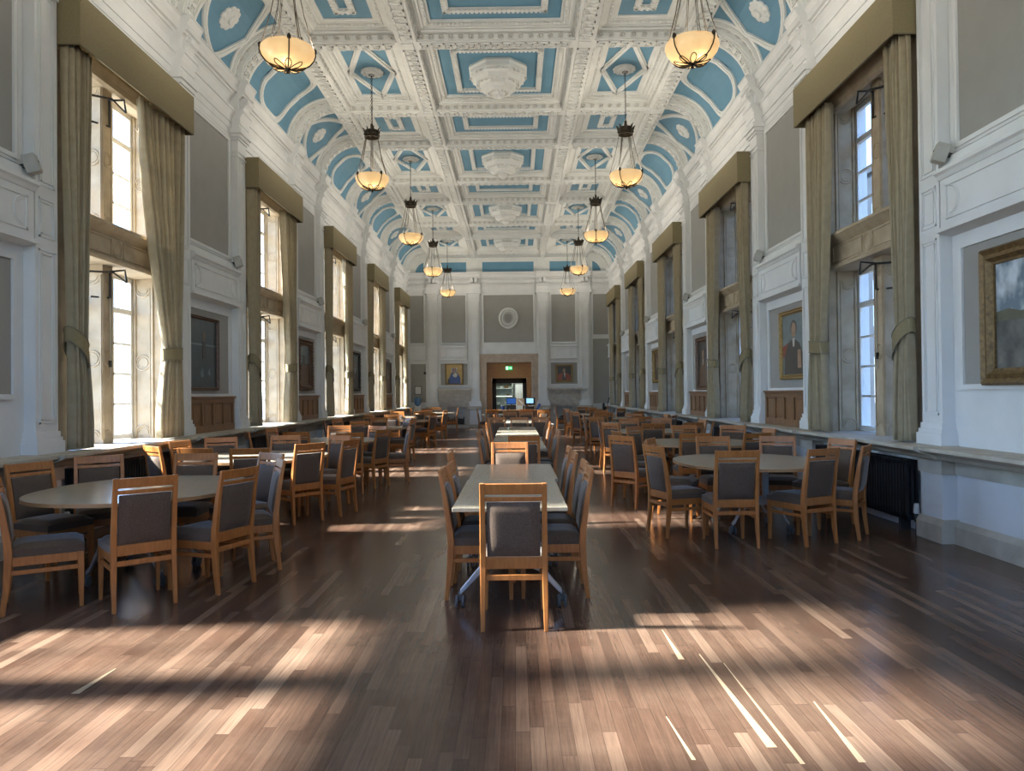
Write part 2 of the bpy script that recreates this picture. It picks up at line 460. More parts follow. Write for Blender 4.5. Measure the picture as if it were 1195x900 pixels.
    for c in CS:
        for o in (-PO, PO):
            sm.prism([(a - .05 if a < W else a, b + .003) for a, b in prof], 'y', c + o - .245, c + o + .245)
        sm.box(W, 5.05, c - 1.1, c + 1.1, .86, SILL)
    sm.build('trim_1' if s < 0 else 'trim_2', kind='structure')

    # entablature, breaking forward over the pilasters
    em = MB(M_WHITE, SX(s))
    ent = [(W, 5.96), (4.545, 5.96), (4.545, 6.06), (4.535, 6.06), (4.535, 6.17), (4.52, 6.17), (4.52, 6.27), (4.50, 6.31), (4.475, 6.36), (4.46, 6.36), (4.46, 6.41),
           (4.55, 6.42), (4.55, 6.57), (4.53, 6.61), (4.495, 6.65), (4.47, 6.65), (4.47, 6.69), (4.43, 6.695), (4.43, 6.79), (4.415, 6.81), (4.39, 6.87), (4.38, 6.87), (4.38, 6.90), (W, 6.90)]
    em.prism(ent, 'y', YB, YE)
    for c in CS:
        for o in (-PO, PO):
            em.prism([(a - .13 if a < W else a, b - .002) for a, b in ent], 'y', c + o - .215, c + o + .215)
    ento = em.build('trim_3' if s < 0 else 'trim_4', kind='structure')
    for c in CS:
        for o in (-PO, PO):
            y = c + o
            b = MB(M_WHITE, SX(s))
            sc = [(4.44, 6.43), (4.375, 6.43), (4.36, 6.46), (4.35, 6.49), (4.325, 6.52), (4.29, 6.545), (4.275, 6.58), (4.28, 6.62), (4.31, 6.66), (4.44, 6.66)]
            b.prism(sc, 'y', y - .12, y + .12)
            for e in (-.12, .12):
                b.torus((4.322, y + e, 6.60), .036, .014, (1, 0, 0), (0, 0, 1), 10, 5)
                b.torus((4.40, y + e, 6.47), .025, .010, (1, 0, 0), (0, 0, 1), 8, 5)
            b.build('console_bracket', ento)

# ------------------------------------------------------------------ windows
XI, XS = 4.70, 4.94        # front of the mullion, plane of the sashes
nwin = 0
def ring(mb, c, R, u, w):
    mb.torus(c, R, .014, u, w, 18, 6); mb.torus(c, R * .68, .008, u, w, 16, 5)
def build_window(c, side, s, n):
    win = MB(M_STONE, SX(s))
    # stone lining: jambs, head, front architrave
    JY = 1.05
    for d in (-1, 1):
        win.box(4.56, 5.0, c + d * JY, c + d * 1.11, SILL, HEAD + .07)
        win.box(4.545, 4.65, c + d * (JY - .006), c + d * 1.09, SILL + .001, HEAD - .002)
        win.box(4.54, W, c + d * 1.08, c + d * 1.30, SILL, 5.55)
        win.box(4.52, W, c + d * 1.25, c + d * 1.32, SILL, 5.60)
        win.box(4.66, 4.69, c + d * (JY - .025), c + d * JY, SILL, HEAD)
        win.box(4.90, 4.93, c + d * (JY - .02), c + d * JY, SILL, HEAD)
    win.box(4.56, 5.0, c - 1.11, c + 1.11, HEAD, HEAD + .07)
    win.prism([(W, 5.20), (4.52, 5.22), (4.50, 5.28), (4.47, 5.34), (4.45, 5.42), (4.42, 5.46), (4.42, 5.55), (W, 5.57)], 'y', c - 1.3, c + 1.3)
    win.box(W, 4.8, c - 1.1, c + 1.1, 5.27, HEAD)
    win.box(4.545, W, c - 1.3, c + 1.3, 5.25, 5.55)
    o = win.build('window_%d' % n, kind='structure')
    # mullion and rings
    m = MB(M_STONE, SX(s))
    m.box(XI, 4.99, c - .11, c + .11, SILL, HEAD)
    for z0, z1 in ((1.0, 3.0), (3.62, 5.26)):
        for zr in ((z0 + z1) / 2 - .02,):
            ring(m, (XI, c, zr), .085, (0, 1, 0), (0, 0, 1))
            for d in (-1, 1): ring(m, (XI + .125, c + d * .11, zr), .095, (1, 0, 0), (0, 0, 1))
        for zr, a0, a1 in ((z0 + .02, 0, PI), (z1 - .02, PI, 2 * PI)):
            for d in (-1, 1):
                m.torus((XI + .125, c + d * .11, zr), .095, .014, (1, 0, 0), (0, 0, 1), 12, 6, a0, a1)
                m.torus((XI + .125, c + d * .11, zr), .065, .008, (1, 0, 0), (0, 0, 1), 12, 5, a0, a1)
            m.torus((XI, c, zr), .085, .012, (0, 1, 0), (0, 0, 1), 12, 6, a0, a1)
        for d in (-1, 1):
            for xx in (XI + .012, XI + .215): m.box(xx, xx + .014, c + d * .11, c + d * .122, z0, z1)
        for yy in (-.10, .085): m.box(XI - .008, XI, c + yy, c + yy + .015, z0, z1)
    m.build('mullion', o)
    # rings on the jambs
    j = MB(M_STONE, SX(s))
    for d in (-1, 1):
        yy = c + d * (1.05 - .001)
        for z0, z1 in ((1.0, 3.0), (3.62, 5.26)):
            zr = (z0 + z1) / 2 - .02
            ring(j, (XI + .11, yy, zr), .10, (1, 0, 0), (0, 0, 1))
            for z_, a0, a1 in ((z0 + .02, 0, PI), (z1 - .02, PI, 2 * PI)):
                j.torus((XI + .11, yy, z_), .10, .015, (1, 0, 0), (0, 0, 1), 12, 6, a0, a1)
                j.torus((XI + .11, yy, z_), .068, .009, (1, 0, 0), (0, 0, 1), 12, 5, a0, a1)
            j.box(XI + .005, XI + .02, yy - d * .012, yy, z0, z1); j.box(XI + .195, XI + .21, yy - d * .012, yy, z0, z1)
    j.build('jamb_panel', o)
    # transom
    t = MB(M_STONE, SX(s))
    t.prism([(4.99, 3.12), (4.53, 3.12), (4.52, 3.15), (4.545, 3.17), (4.58, 3.19), (4.58, 3.44), (4.545, 3.47), (4.52, 3.49), (4.49, 3.52), (4.47, 3.535), (4.47, 3.57), (4.60, 3.60), (4.99, 3.60)], 'y', c - 1.05, c + 1.05)
    w = .014; x = 4.568
    for a0, a1 in ((c - .95, c - .13), (c + .13, c + .95)):
        t.box(x, 4.59, a0, a1, 3.215, 3.215 + w); t.box(x, 4.59, a0, a1, 3.41, 3.41 + w)
        t.box(x, 4.59, a0, a0 + w, 3.215, 3.42); t.box(x, 4.59, a1 - w, a1, 3.215, 3.42)
    ring(t, (4.58, c, 3.315), .105, (0, 1, 0), (0, 0, 1))
    t.build('transom', o)
    # sashes and panes
    for d in (-1, 1):
        ya, yb = (c + .11, c + 1.05) if d > 0 else (c - 1.05, c - .11)
        for z0, z1 in ((SILL + .01, 3.12), (3.60, HEAD)):
            f = MB(M_SASH, SX(s))
            x0, x1 = XS, XS + .05; w = .065
            f.box(x0, x1, ya, ya + w, z0, z1); f.box(x0, x1, yb - w, yb, z0, z1)
            f.box(x0, x1, ya + w, yb - w, z0, z0 + w); f.box(x0, x1, ya + w, yb - w, z1 - w, z1)
            zt = z1 - .47
            f.box(x0 - .01, x1, ya + w, yb - w, zt - .035, zt + .035)
            ym = (ya + yb) / 2
            f.box(x0 + .01, x1 - .005, ym - .016, ym + .016, z0 + w, z1 - w)
            nr = 4 if z0 < 2 else 3
            for i in range(1, nr):
                zz = z0 + w + (zt - .035 - z0 - w) * i / nr
                f.box(x0 + .01, x1 - .005, ya + w, yb - w, zz - .014, zz + .014)
            so = f.build('sash', o)
            g = MB(M_GLASS, SX(s)); g.box(x0 + .02, x0 + .026, ya + w - .01, yb - w + .01, z0 + w - .01, z1 - w + .01)
            g.build('pane', so)
    # iron window opener: rod with forked arms
    r = MB(M_BLACK, SX(s))
    for z in (3.05, 5.16):
        r.tube([(XI - .02, c + .02, z - .32), (XI - .02, c + .02, z)], .012, 6)
        r.tube([(XI - .02, c + .02, z), (XI - .16, c + .10, z + .03), (XI - .17, c + .12, z - .12)], .014, 6)
        r.tube([(XI - .02, c + .02, z), (XI - .10, c - .06, z - .02), (XI + .12, c - .30, z - .04), (XS, c - .45, z - .02)], .014, 6)
        r.tube([(XI - .10, c - .06, z - .02), (XI - .17, c + .12, z - .12)], .010, 6)
        r.tube([(XI - .02, c + .04, z - .32), (XI + .1, c - .2, z - .33)], .012, 6)
        r.tube([(XS - .02, c + .24, z - .36), (XS - .02, c + .40, z - .36)], .012, 6)
    r.tube([(XI - .02, c + .02, 1.75), (XI - .02, c + .02, 3.0)], .008, 6, M_STONEG)
    r.box(XI - .03, XI - .005, c - .0, c + .04, 1.88, 1.96)
    r.build('window_opener', o)
    return o
for side, s in SIDES:
    for c in CS:
        nwin += 1
        build_window(c, side, s, nwin)

# ------------------------------------------------------------------ end wall, wall behind
ew = MB(M_WHITE)
ew.box(-5.12, -1.02, YE, YE + .3, 0, 8.2); ew.box(1.02, 5.12, YE, YE + .3, 0, 8.2); ew.box(-1.02, 1.02, YE, YE + .3, 2.89, 8.2)
end = ew.build('wall_end', kind='structure')
bw = MB(M_WHITE)
for x0, x1, z0, z1 in ((-5.12, -3.2, 0, 8.2), (3.2, 5.12, 0, 8.2), (-.8, .8, 0, 8.2), (-3.2, -.8, 0, 2.3), (.8, 3.2, 0, 2.3), (-3.2, -.8, 5.8, 8.2), (.8, 3.2, 5.8, 8.2)): bw.box(x0, x1, YB - .3, YB, z0, z1)
bw.build('wall_back', kind='structure')
for q, s in ((0, -1), (1, 1)):  # unseen back-wall windows, added to fill the near end with daylight
    f = MB(M_SASH, SX(s)); y0, y1 = YB - .18, YB - .12
    for x in (.84, 2.0, 3.16): f.box(x - .04, x + .04, y0, y1, 2.3, 5.8)
    for z in (2.34, 3.45, 4.6, 5.76): f.box(.84, 3.16, y0, y1, z - .035, z + .035)
    o = f.build('window_%d' % (15 + q), kind='structure')
    g = MB(M_GLASS, SX(s)); g.box(.84, 3.16, YB - .153, YB - .147, 2.32, 5.78); g.build('pane', o)
def ebox(mb, x0, x1, z0, z1, p, mat=None): mb.box(x0, x1, YE - p, YE + .02, z0, z1, mat)
def eframe(mb, x0, x1, z0, z1, w, p):
    ebox(mb, x0, x1, z0, z0 + w, p); ebox(mb, x0, x1, z1 - w, z1, p); ebox(mb, x0, x0 + w, z0 + w, z1 - w, p); ebox(mb, x1 - w, x1, z0 + w, z1 - w, p)
g = MB(M_GREY)
for x0, x1 in ((-4.45, -3.75), (-3.03, -1.88), (-1.15, 1.15), (1.88, 3.03)): ebox(g, x0, x1, 3.78, 5.97, .012)
ebox(g, 3.75, 4.5, 4.10, 5.97, .012); ebox(g, 3.76, 4.5, 1.0, 3.92, .012)
ebox(g, -3.05, -1.83, 1.90, 2.86, .012); ebox(g, 1.87, 3.06, 1.90, 2.86, .012); ebox(g, -4.40, -3.72, 1.14, 2.86, .012)
g.build('grey_wall_panel', end)
t = MB(M_WHITE)
for x0, x1 in ((-4.48, -3.72), (-3.06, -1.85), (-1.18, 1.18), (1.85, 3.06)): eframe(t, x0, x1, 3.72, 5.98, .07, .075)
eframe(t, 3.72, 4.53, 4.03, 5.98, .07, .04); eframe(t, 3.69, 4.55, .95, 3.98, .07, .04)
for x0, x1 in ((-4.5, -3.7), (-3.05, -1.86), (1.86, 3.05)):
    ebox(t, x0, x1, 3.08, 3.58, .09); ebox(t, x0 - .02, x1 + .02, 3.58, 3.66, .20); ebox(t, x0 - .02, x1 + .02, 3.03, 3.09, .17)
    a0, a1 = x0 + .1, x1 - .1
    t.box(a0, a1, YE - .12, YE - .09, 3.15, 3.18); t.box(a0, a1, YE - .12, YE - .09, 3.46, 3.49)
    for e, d in ((a0 + .05, 1), (a1 - .05, -1)):
        t.torus((e, YE - .09, 3.32), .13, .014, (d, 0, 0), (0, 0, 1), 10, 5, -PI / 2, PI / 2)
for x0, x1 in ((-3.11, -1.79), (1.81, 3.12)): eframe(t, x0, x1, 1.84, 2.92, .06, .075)
eframe(t, -4.46, -3.66, 1.08, 2.92, .06, .04)
ebox(t, -1.2, 1.2, 3.27, 3.74, .05)
t.build('panel_moulding', end)
for x in (-3.385, -1.525, 1.525, 3.385):
    p = MB(M_WHITE)
    ebox(p, x - .31, x + .31, .95, 5.97, .035)
    ebox(p, x - .21, x + .21, 1.16, 5.70, .17)
    for hh, za, zb, pp in ((.29, .95, 1.08, .25), (.26, 1.08, 1.17, .21), (.235, 5.60, 5.64, .20), (.225, 5.70, 5.88, .19), (.26, 5.88, 5.96, .24), (.32, 5.96, 6.085, .32)): ebox(p, x - hh, x + hh, za, zb, pp)
    for za, zb in ((1.25, 3.0), (3.12, 3.52), (3.64, 5.6)):
        for (xa, xb, a, b) in ((x - .15, x + .15, za, za + .02), (x - .15, x + .15, zb - .02, zb), (x - .15, x - .13, za, zb), (x + .13, x + .15, za, zb)):
            p.box(xa, xb, YE - .20, YE - .17, a, b)
    p.build('pilaster', end)
    q = MB(M_WHITE); ebox(q, x - .28, x + .28, .0, .80, .22); ebox(q, x - .33, x + .33, .80, .95, .28, M_STONEG); ebox(q, x - .32, x + .32, 0, .14, .26, M_STONEG)
    q.build('pedestal', end)
em = MB(M_WHITE)
entE = [(YE - (W - a) * (2.0 if b > 6.4 else 1.25), b) for a, b in ent]
entE = [(YE + .01 if a >= YE - .001 else a, b) for a, b in entE]
em.prism(entE, 'x', -W, W)
for x in (-3.385, -1.525, 1.525, 3.385):
    em.prism([(a - .15 if a < YE else a, b - .002) for a, b in entE], 'x', x - .28, x + .28)
    for dx in (-.09, .09): em.box(x + dx - .055, x + dx + .055, YE - .42, YE - .1, 6.44, 6.62)
em.build('trim_5', kind='structure')
ov = MB(M_WHITE)
RX = Matrix.Rotation(PI / 2, 3, 'X')
def oval(mb, c, rx, rz, prof, mat=None):
    n = 32; vs = []; fs = []
    for (k, p) in prof:
        for i in range(n):
            a = 2 * PI * i / n
            vs.append((c[0] + (rx + k) * math.cos(a), c[1] - p, c[2] + (rz + k) * math.sin(a)))
    for q in range(len(prof) - 1):
        for i in range(n):
            j = (i + 1) % n
            fs.append((q * n + i, q * n + j, (q + 1) * n + j, (q + 1) * n + i))
    mb.add(vs, fs, mat)
oval(ov, (0, YE, 4.87), .44, .48, [(0, -.02), (0, .08), (-.04, .12), (-.08, .12), (-.10, .04), (-.13, .04), (-.15, .13), (-.18, .13), (-.20, .03), (-.23, .03), (-.25, .09), (-.28, .02), (-.28, -.02)])
ov.build('oval_plaque', end, smooth=True)
# blue lunette bands above the end cornice
lb = MB(M_BLUE)
for x0, x1 in ((-3.03, -1.87), (-1.15, 1.15), (1.87, 3.03)): ebox(lb, x0, x1, 6.9, 7.40, .02)
for s in (-1, 1):
    pts = [(s * 3.78, 6.88), (s * 4.16, 6.88)] + [(s * (3.54 + .62 * math.cos(a)), 6.9 + .55 * math.sin(a)) for a in (.2, .5, .8, 1.05, 1.17)]
    pts = [(s * 3.78, 6.88)] + [(s * (3.54 + .62 * math.cos(a)), 6.9 + .55 * math.sin(a)) for a in (0, .25, .5, .75, .95, 1.17)]
    lb.prism(pts, 'y', YE - .02, YE + .02)
lb.build('blue_lunette_panel', end)
lw = MB(M_CEIL)
ebox(lw, -4.5, 4.5, 6.88, 8.0, .012)
for x in (-3.385, -1.525, 1.525, 3.385): ebox(lw, x - .17, x + .17, 6.88, 7.75, .07)
lw.build('lunette_plaster', end)

# doorway
M_DOORST = mottled('door_stone', lin(.40, .32, .25), lin(.52, .43, .34), .7, 5)
dm = MB(M_DOORST)
for s in (-1, 1):
    dm.box(s * 1.02, s * 1.37, YE - .10, YE + .3, 0, 2.91)
    dm.box(s * 1.0, s * 1.08, YE - .13, YE + .31, 0, 2.895); dm.box(s * 1.27, s * 1.372, YE - .14, YE - .02, 0, 3.17)
dm.box(-1.37, 1.37, YE - .10, YE + .3, 2.91, 3.17); dm.box(-1.08, 1.08, YE - .13, YE + .31, 2.895, 2.98); dm.box(-1.40, 1.40, YE - .16, YE, 3.17, 3.27)
door = dm.build('door_1', kind='structure')
dv = MB(M_ORANGE)
for s in (-1, 1): dv.box(s * .80, s * 1.0, YE + .3, YE + 1.6, 0, 2.9)
dv.box(-1.0, 1.0, YE + .32, YE + .5, 2.19, 2.92); dv.box(-1, 1, YE + .3, YE + 1.6, 2.89, 2.95)
dv.build('veneer_lining', door)
dk = MB(M_BLACK)
for s in (-1, 1): dk.box(s * .62, s * .86, YE + 1.5, YE + 1.62, 0, 2.2)
dk.box(-.86, .86, YE + 1.5, YE + 1.62, 1.98, 2.25)
dk.build('dark_inner_frame', door)
kt = MB(M_GREYP)
kt.box(-2.2, 2.2, YE + 5.0, YE + 5.2, 0, 3); kt.box(-2.3, -2.2, YE + 1.6, YE + 5.2, 0, 3); kt.box(2.2, 2.3, YE + 1.6, YE + 5.2, 0, 3); kt.box(-2.3, 2.3, YE + .3, YE + 5.2, 2.95, 3.1)
kt.box(-2.3, -.98, YE + 1.45, YE + 1.62, 0, 3); kt.box(.98, 2.3, YE + 1.45, YE + 1.62, 0, 3)
kt.build('wall_kitchen', kind='structure')

# fireplaces (part of the end wall)
for cx, rx0, rx1 in ((-2.42, -2.77, -1.97), (2.46, 2.05, 2.83)):
    f = MB(M_MARBLE)
    x0, x1 = cx - .77, cx + .77
    f.box(x0, x1, YE - .42, YE, 1.64, 1.73); f.box(x0 + .05, x1 - .05, YE - .30, YE, 1.53, 1.64)
    f.box(x0 + .05, x1 - .05, YE - .20, YE, 1.05, 1.53); f.box(x0 + .12, x1 - .12, YE - .26, YE, .96, 1.05)
    f.box(cx - .62, rx0, YE - .22, YE, 0, .96); f.box(rx1, cx + .64, YE - .22, YE, 0, .96); f.box(rx0, rx1, YE - .22, YE, .90, .96)
    f.box(rx0 - .05, rx0, YE - .25, YE, .13, .94); f.box(rx1, rx1 + .05, YE - .25, YE, .13, .94)
    f.box(cx - .66, cx + .68, YE - .55, YE, 0, .13)
    fo = f.build('fireplace_surround', end)
    b = MB(M_GREYP); b.box(rx0, rx1, YE - .02, YE - .005, .13, .9); b.build('fireback', fo)
gr = MB(M_BLACK)
for i, h in enumerate((.30, .36, .42, .46, .42, .46, .42, .36, .30)):
    x = -2.66 + i * .072
    gr.tube([(x, YE - .16, .14), (x, YE - .16, h)], .016, 6); gr.lathe([(0, -.03), (.028, 0), (0, .04)], (x, YE - .16, h), 8)
gr.box(-2.70, -2.04, YE - .2, YE - .06, .24, .33); gr.box(-2.68, -2.05, YE - .17, YE - .05, .15, .40)
for x in (-2.72, -2.02):
    gr.tube([(x, YE - .2, .137), (x, YE - .2, .42)], .02, 6); gr.lathe([(0, -.02), (.035, .02), (0, .06)], (x, YE - .2, .43), 8)
tag(gr.build('fire_grate'), 'black iron grate standing in the hearth below the gilded blue-robed painting', 'grate')
bh = MB(M_BLACK); bh.lathe([(.20, 0), (.22, .12), (.17, .30), (.06, .38), (0, .39)], (2.38, YE - .36, .135), 14)
tag(bh.build('coal_bucket'), 'dark rounded bucket on the hearth under the portrait in a red jacket', 'bucket')

# ------------------------------------------------------------------ ceiling
ZB, ZC = 7.57, 7.83
cm = MB(M_CEIL)
cm.box(-5.12, 5.12, YB - .3, YE + .3, 8.0, 8.2)
cm.box(-3.56, 3.56, YB, YE, 7.85, 8.0)
# cove vault shells
def cove(s, t, k):
    a = t * PI / 2
    return (s * (3.54 + (.98 - k) * math.cos(a)), 6.9 + (.92 - k) * math.sin(a))
NT = 12
for s in (-1, 1):
    pts = [cove(s, i / NT, 0) for i in range(NT + 1)]
    for i in range(NT):
        (xa, za), (xb, zb) = pts[i], pts[i + 1]
        vs = [(xa, YB, za), (xa, YE, za), (xb, YE, zb), (xb, YB, zb)]
        cm.add(vs, [(0, 1, 2, 3) if s > 0 else (3, 2, 1, 0)])
ceil = cm.build('ceiling', kind='structure')

def key_unit(mb, O, U, V, Nn, L, H, th=.024):
    """one meander unit: O corner, U along, V across, Nn outwards; L, H sizes"""
    w = L * .10
    segs = ((0, 1, 0, .10), (0, .10, 0, 1), (0, .70, .90, 1), (.60, .70, .36, .90), (.28, .70, .36, .46), (.28, .38, .46, .68), (.90, 1, 0, .0))
    for a0, a1, b0, b1 in segs[:6]:
        vs = []
        for n in (0, th):
            for a, b in ((a0, b0), (a1, b0), (a1, b1), (a0, b1)):
                vs.append(tuple(O + U * (a * L) + V * (b * H) + Nn * n))
        mb.add(vs, [(4, 5, 6, 7), (0, 1, 5, 4), (1, 2, 6, 5), (2, 3, 7, 6), (3, 0, 4, 7)], M_CEIL)
V3 = Vector
def key_run(mb, p0, p1, across, nrm, H, L=.2):
    d = p1 - p0; n = max(1, int(round(d.length / L))); L = d.length / n; U = d.normalized()
    for i in range(n): key_unit(mb, p0 + U * (i * L), U, across, nrm, L * .96, H)
def rosette(mb, c, nrm, r, mat=M_CEILSH, n=8):
    q = V3((0, 0, 1)).rotation_difference(nrm).to_matrix()
    mb.lathe([(r, 0), (r * .98, r * .55), (r * .74, r * .55), (r * .66, r * .10), (r * .42, r * .14), (r * .36, r * .75), (0, r * .85)], c, n, mat, q)

# long beams
beam_y = []
for c in CS: beam_y += [c - PO, c + PO]
for x, hw in ((-3.38, .16), (-1.535, .165), (1.535, .165), (3.38, .16)):
    b = MB(M_CEIL)
    b.box(x - hw, x + hw, YB, YE, ZB, 7.9)
    b.box(x - hw - .015, x + hw + .015, YB, YE, ZB + .02, ZB + .04)
    for y in beam_y: b.box(x - .1, x + .1, y - .1, y + .1, ZB - .02, ZB)
    ylo = 5.0
    ys = [ylo] + [y for y in beam_y if y > ylo] + [YE]
    for a, e in zip(ys, ys[1:]):
        if e - a < .6: continue
        key_run(b, V3((x - .11, a + .15, ZB)), V3((x - .11, e - .15, ZB)), V3((1, 0, 0)), V3((0, 0, -1)), .22)
    b.build('long_plaster_beam', ceil)
# cross beams between the long beams
spans = ((-3.22, -1.70), (-1.37, 1.37), (1.70, 3.22))
for y in beam_y:
    b = MB(M_CEIL)
    for x0, x1 in spans:
        b.box(x0, x1, y - .135, y + .135, ZB, 7.9)
        b.box(x0, x1, y - .15, y + .15, ZB + .02, ZB + .04)
        if y > 5: key_run(b, V3((x0 + .05, y - .095, ZB)), V3((x1 - .05, y - .095, ZB)), V3((0, 1, 0)), V3((0, 0, -1)), .19)
    b.build('cross_plaster_beam', ceil)
eb = MB(M_CEIL); eb.box(-3.56, 3.56, YE - .95, YE, 7.60, 7.9); eb.build('end_plaster_beam', ceil)

def rect_frame(mb, x0, x1, y0, y1, w, z0, z1, mat=None):
    mb.box(x0, x1, y0, y0 + w, z0, z1, mat); mb.box(x0, x1, y1 - w, y1, z0, z1, mat)
    mb.box(x0, x0 + w, y0 + w, y1 - w, z0, z1, mat); mb.box(x1 - w, x1, y0 + w, y1 - w, z0, z1, mat)
def dentils(mb, x0, x1, y0, y1, z0, z1, d, step):
    """small teeth on the inside edge of a rectangle"""
    nx = int((x1 - x0) / step); ny = int((y1 - y0) / step)
    for i in range(nx):
        x = x0 + (i + .5) * (x1 - x0) / nx
        mb.box(x - step * .3, x + step * .3, y1 - d, y1, z0, z1); mb.box(x - step * .3, x + step * .3, y0, y0 + d, z0, z1)
    for i in range(ny):
        y = y0 + (i + .5) * (y1 - y0) / ny
        mb.box(x0, x0 + d, y - step * .3, y + step * .3, z0, z1); mb.box(x1 - d, x1, y - step * .3, y + step * .3, z0, z1)

def coffer(x0, x1, y0, y1, kind):
    near = y1 > 6
    b = MB(M_CEIL)
    # mouldings stepping up to the panel
    for i, (d, z) in enumerate(((.0, 7.70), (.055, 7.735), (.11, 7.76), (.19, 7.785))):
        rect_frame(b, x0 + d, x1 - d, y0 + d, y1 - d, .085, z, 7.86)
    if near and y0 < 24:
        dentils(b, x0 + .19, x1 - .19, y0 + .19, y1 - .19, 7.74, 7.78, .035, .07)
        # rosette rows on the four sides
        st = .165
        n = int((x1 - x0 - .1) / st)
        for i in range(n):
            x = x0 + (x1 - x0) * (i + .5) / n
            rosette(b, (x, y1, 7.655), V3((0, -1, 0)), .052); rosette(b, (x, y0, 7.655), V3((0, 1, 0)), .052)
        n = int((y1 - y0 - .1) / st)
        for i in range(n):
            y = y0 + (y1 - y0) * (i + .5) / n
            rosette(b, (x0, y, 7.655), V3((1, 0, 0)), .052); rosette(b, (x1, y, 7.655), V3((-1, 0, 0)), .052)
    ex = .275 if abs(x0 + x1) < .1 else .335
    X0, X1, Y0, Y1 = x0 + ex, x1 - ex, y0 + .275, y1 - .275
    if ex > .3: rect_frame(b, x0 + .26, x1 - .26, y0 + .26, y1 - .26, .085, 7.80, 7.86)
    b.box(X0 - .02, X1 + .02, Y0 - .02, Y1 + .02, 7.825, 7.86, M_BLUE)
    cx, cy = (x0 + x1) / 2, (y0 + y1) / 2
    if kind in ('boss', 'long', 'small'):
        ix, iy = (.23, .20) if kind != 'small' else (.24, .28)
        if kind == 'long': ix, iy = .23, .26
        rect_frame(b, X0 + ix, X1 - ix, Y0 + iy, Y1 - iy, .11, 7.795, 7.84)
        rect_frame(b, X0 + ix + .03, X1 - ix - .03, Y0 + iy + .03, Y1 - iy - .03, .05, 7.775, 7.8)
        if near: dentils(b, X0 + ix, X1 - ix, Y0 + iy, Y1 - iy, 7.77, 7.80, .11, .075)
    if kind == 'diamond':
        P = [(cx, Y0), (X1, cy), (cx, Y1), (X0, cy)]
        for i in range(4):
            (ax, ay), (bx, by) = P[i], P[(i + 1) % 4]
            for wd, z in ((.115, 7.80), (.05, 7.78)):
                d = V3((bx - ax, by - ay)).normalized(); n = V3((-d.y, d.x)) * (wd / 2)
                A = V3((ax, ay)); B = V3((bx, by))
                b.prism([tuple(A + n), tuple(A - n), tuple(B - n), tuple(B + n)], 'z', z, 7.84)
    o = b.build('coffer', ceil)
    if kind == 'diamond':
        r = MB(M_CEIL)
        pr = []
        for i in range(12):
            a = 2 * PI * i / 12
            r.lathe([(.055, 0), (.05, .03), (0, .05)], (cx + .17 * math.cos(a), cy + .17 * math.sin(a), 7.815), 8, M_CEIL, Matrix.Rotation(PI, 3, 'X'))
        r.lathe([(.2, 0), (.19, .035), (.13, .04), (.12, .07), (0, .08)], (cx, cy, 7.825), 20, M_CEIL, Matrix.Rotation(PI, 3, 'X'))
        r.build('ceiling_rose', o)
    if kind == 'boss':
        r = MB(M_CEIL)
        Rm = Matrix.Rotation(PI, 3, 'X') @ Matrix.Rotation(PI / 8, 3, 'Z')
        k8 = .82
        r.lathe([(q * k8, z) for q, z in ((.72, 0), (.74, .05), (.70, .09), (.70, .14), (.66, .15), (.66, .20), (.60, .22), (.55, .30), (.46, .31), (.44, .38), (.40, .40), (.34, .43))], (cx, cy, 7.825), 8, M_CEIL, Rm)
        r.lathe([(q * k8, z) for q, z in ((.33, .40), (.32, .45), (.25, .47), (.24, .45), (.15, .46), (.14, .52), (.08, .56), (0, .57))], (cx, cy, 7.825), 20, M_CEIL, Matrix.Rotation(PI, 3, 'X'))
        for ring_r, z, k, rr in ((.655, 7.65, 28, .03), (.49, 7.51, 20, .026), (.20, 7.37, 12, .026)):
            for i in range(k):
                a = 2 * PI * i / k
                q = ring_r
                if ring_r > .3: q = ring_r * math.cos(PI / 8) / math.cos(((a) % (PI / 4)) - PI / 8)
                q *= k8
                r.lathe([(0, -rr), (rr, 0), (0, rr)], (cx + q * math.cos(a), cy + q * math.sin(a), z), 6, M_CEILSH)
        r.build('plaster_boss', o)

bounds = [YB] + beam_y + [YE - .95 + .135]
for a, e in zip(bounds, bounds[1:]):
    y0, y1 = a + (.135 if a != YB else 0), e - .135
    if y1 - y0 < .9: continue
    wide = any(a < c < e for c in CS)
    coffer(-1.37, 1.37, y0, y1, 'boss' if wide else 'long')
    for x0, x1 in ((-3.22, -1.70), (1.70, 3.22)): coffer(x0, x1, y0, y1, 'diamond' if wide else 'small')

# cove ribs and panels
ARC = 1.49
def cove3(s, y, t, k):
    x, z = cove(s, t, k); return (x, y, z)
def cove_band(mb, s, pts, w, k0, k1, mat, closed=False):
    """band following pts (y, t) on the cove, raised from k0 to k1"""
    n = len(pts); L = []; Rr = []
    for i, (y, t) in enumerate(pts):
        a = pts[(i - 1) % n] if closed or i > 0 else pts[i]; b = pts[(i + 1) % n] if closed or i < n - 1 else pts[i]
        d = V3((b[0] - a[0], (b[1] - a[1]) * ARC)); d.normalize(); nn = V3((-d.y, d.x)) * (w / 2)
        L.append((y + nn.x, t + nn.y / ARC)); Rr.append((y - nn.x, t - nn.y / ARC))
    vs = []
    for (yl, tl), (yr, tr) in zip(L, Rr): vs += [cove3(s, yl, tl, k0), cove3(s, yl, tl, k1), cove3(s, yr, tr, k1), cove3(s, yr, tr, k0)]
    fs = []
    for i in range(n if closed else n - 1):
        a = 4 * i; b = 4 * ((i + 1) % n)
        for q in range(3): fs.append((a + q, a + q + 1, b + q + 1, b + q))
    mb.add(vs, fs, mat)
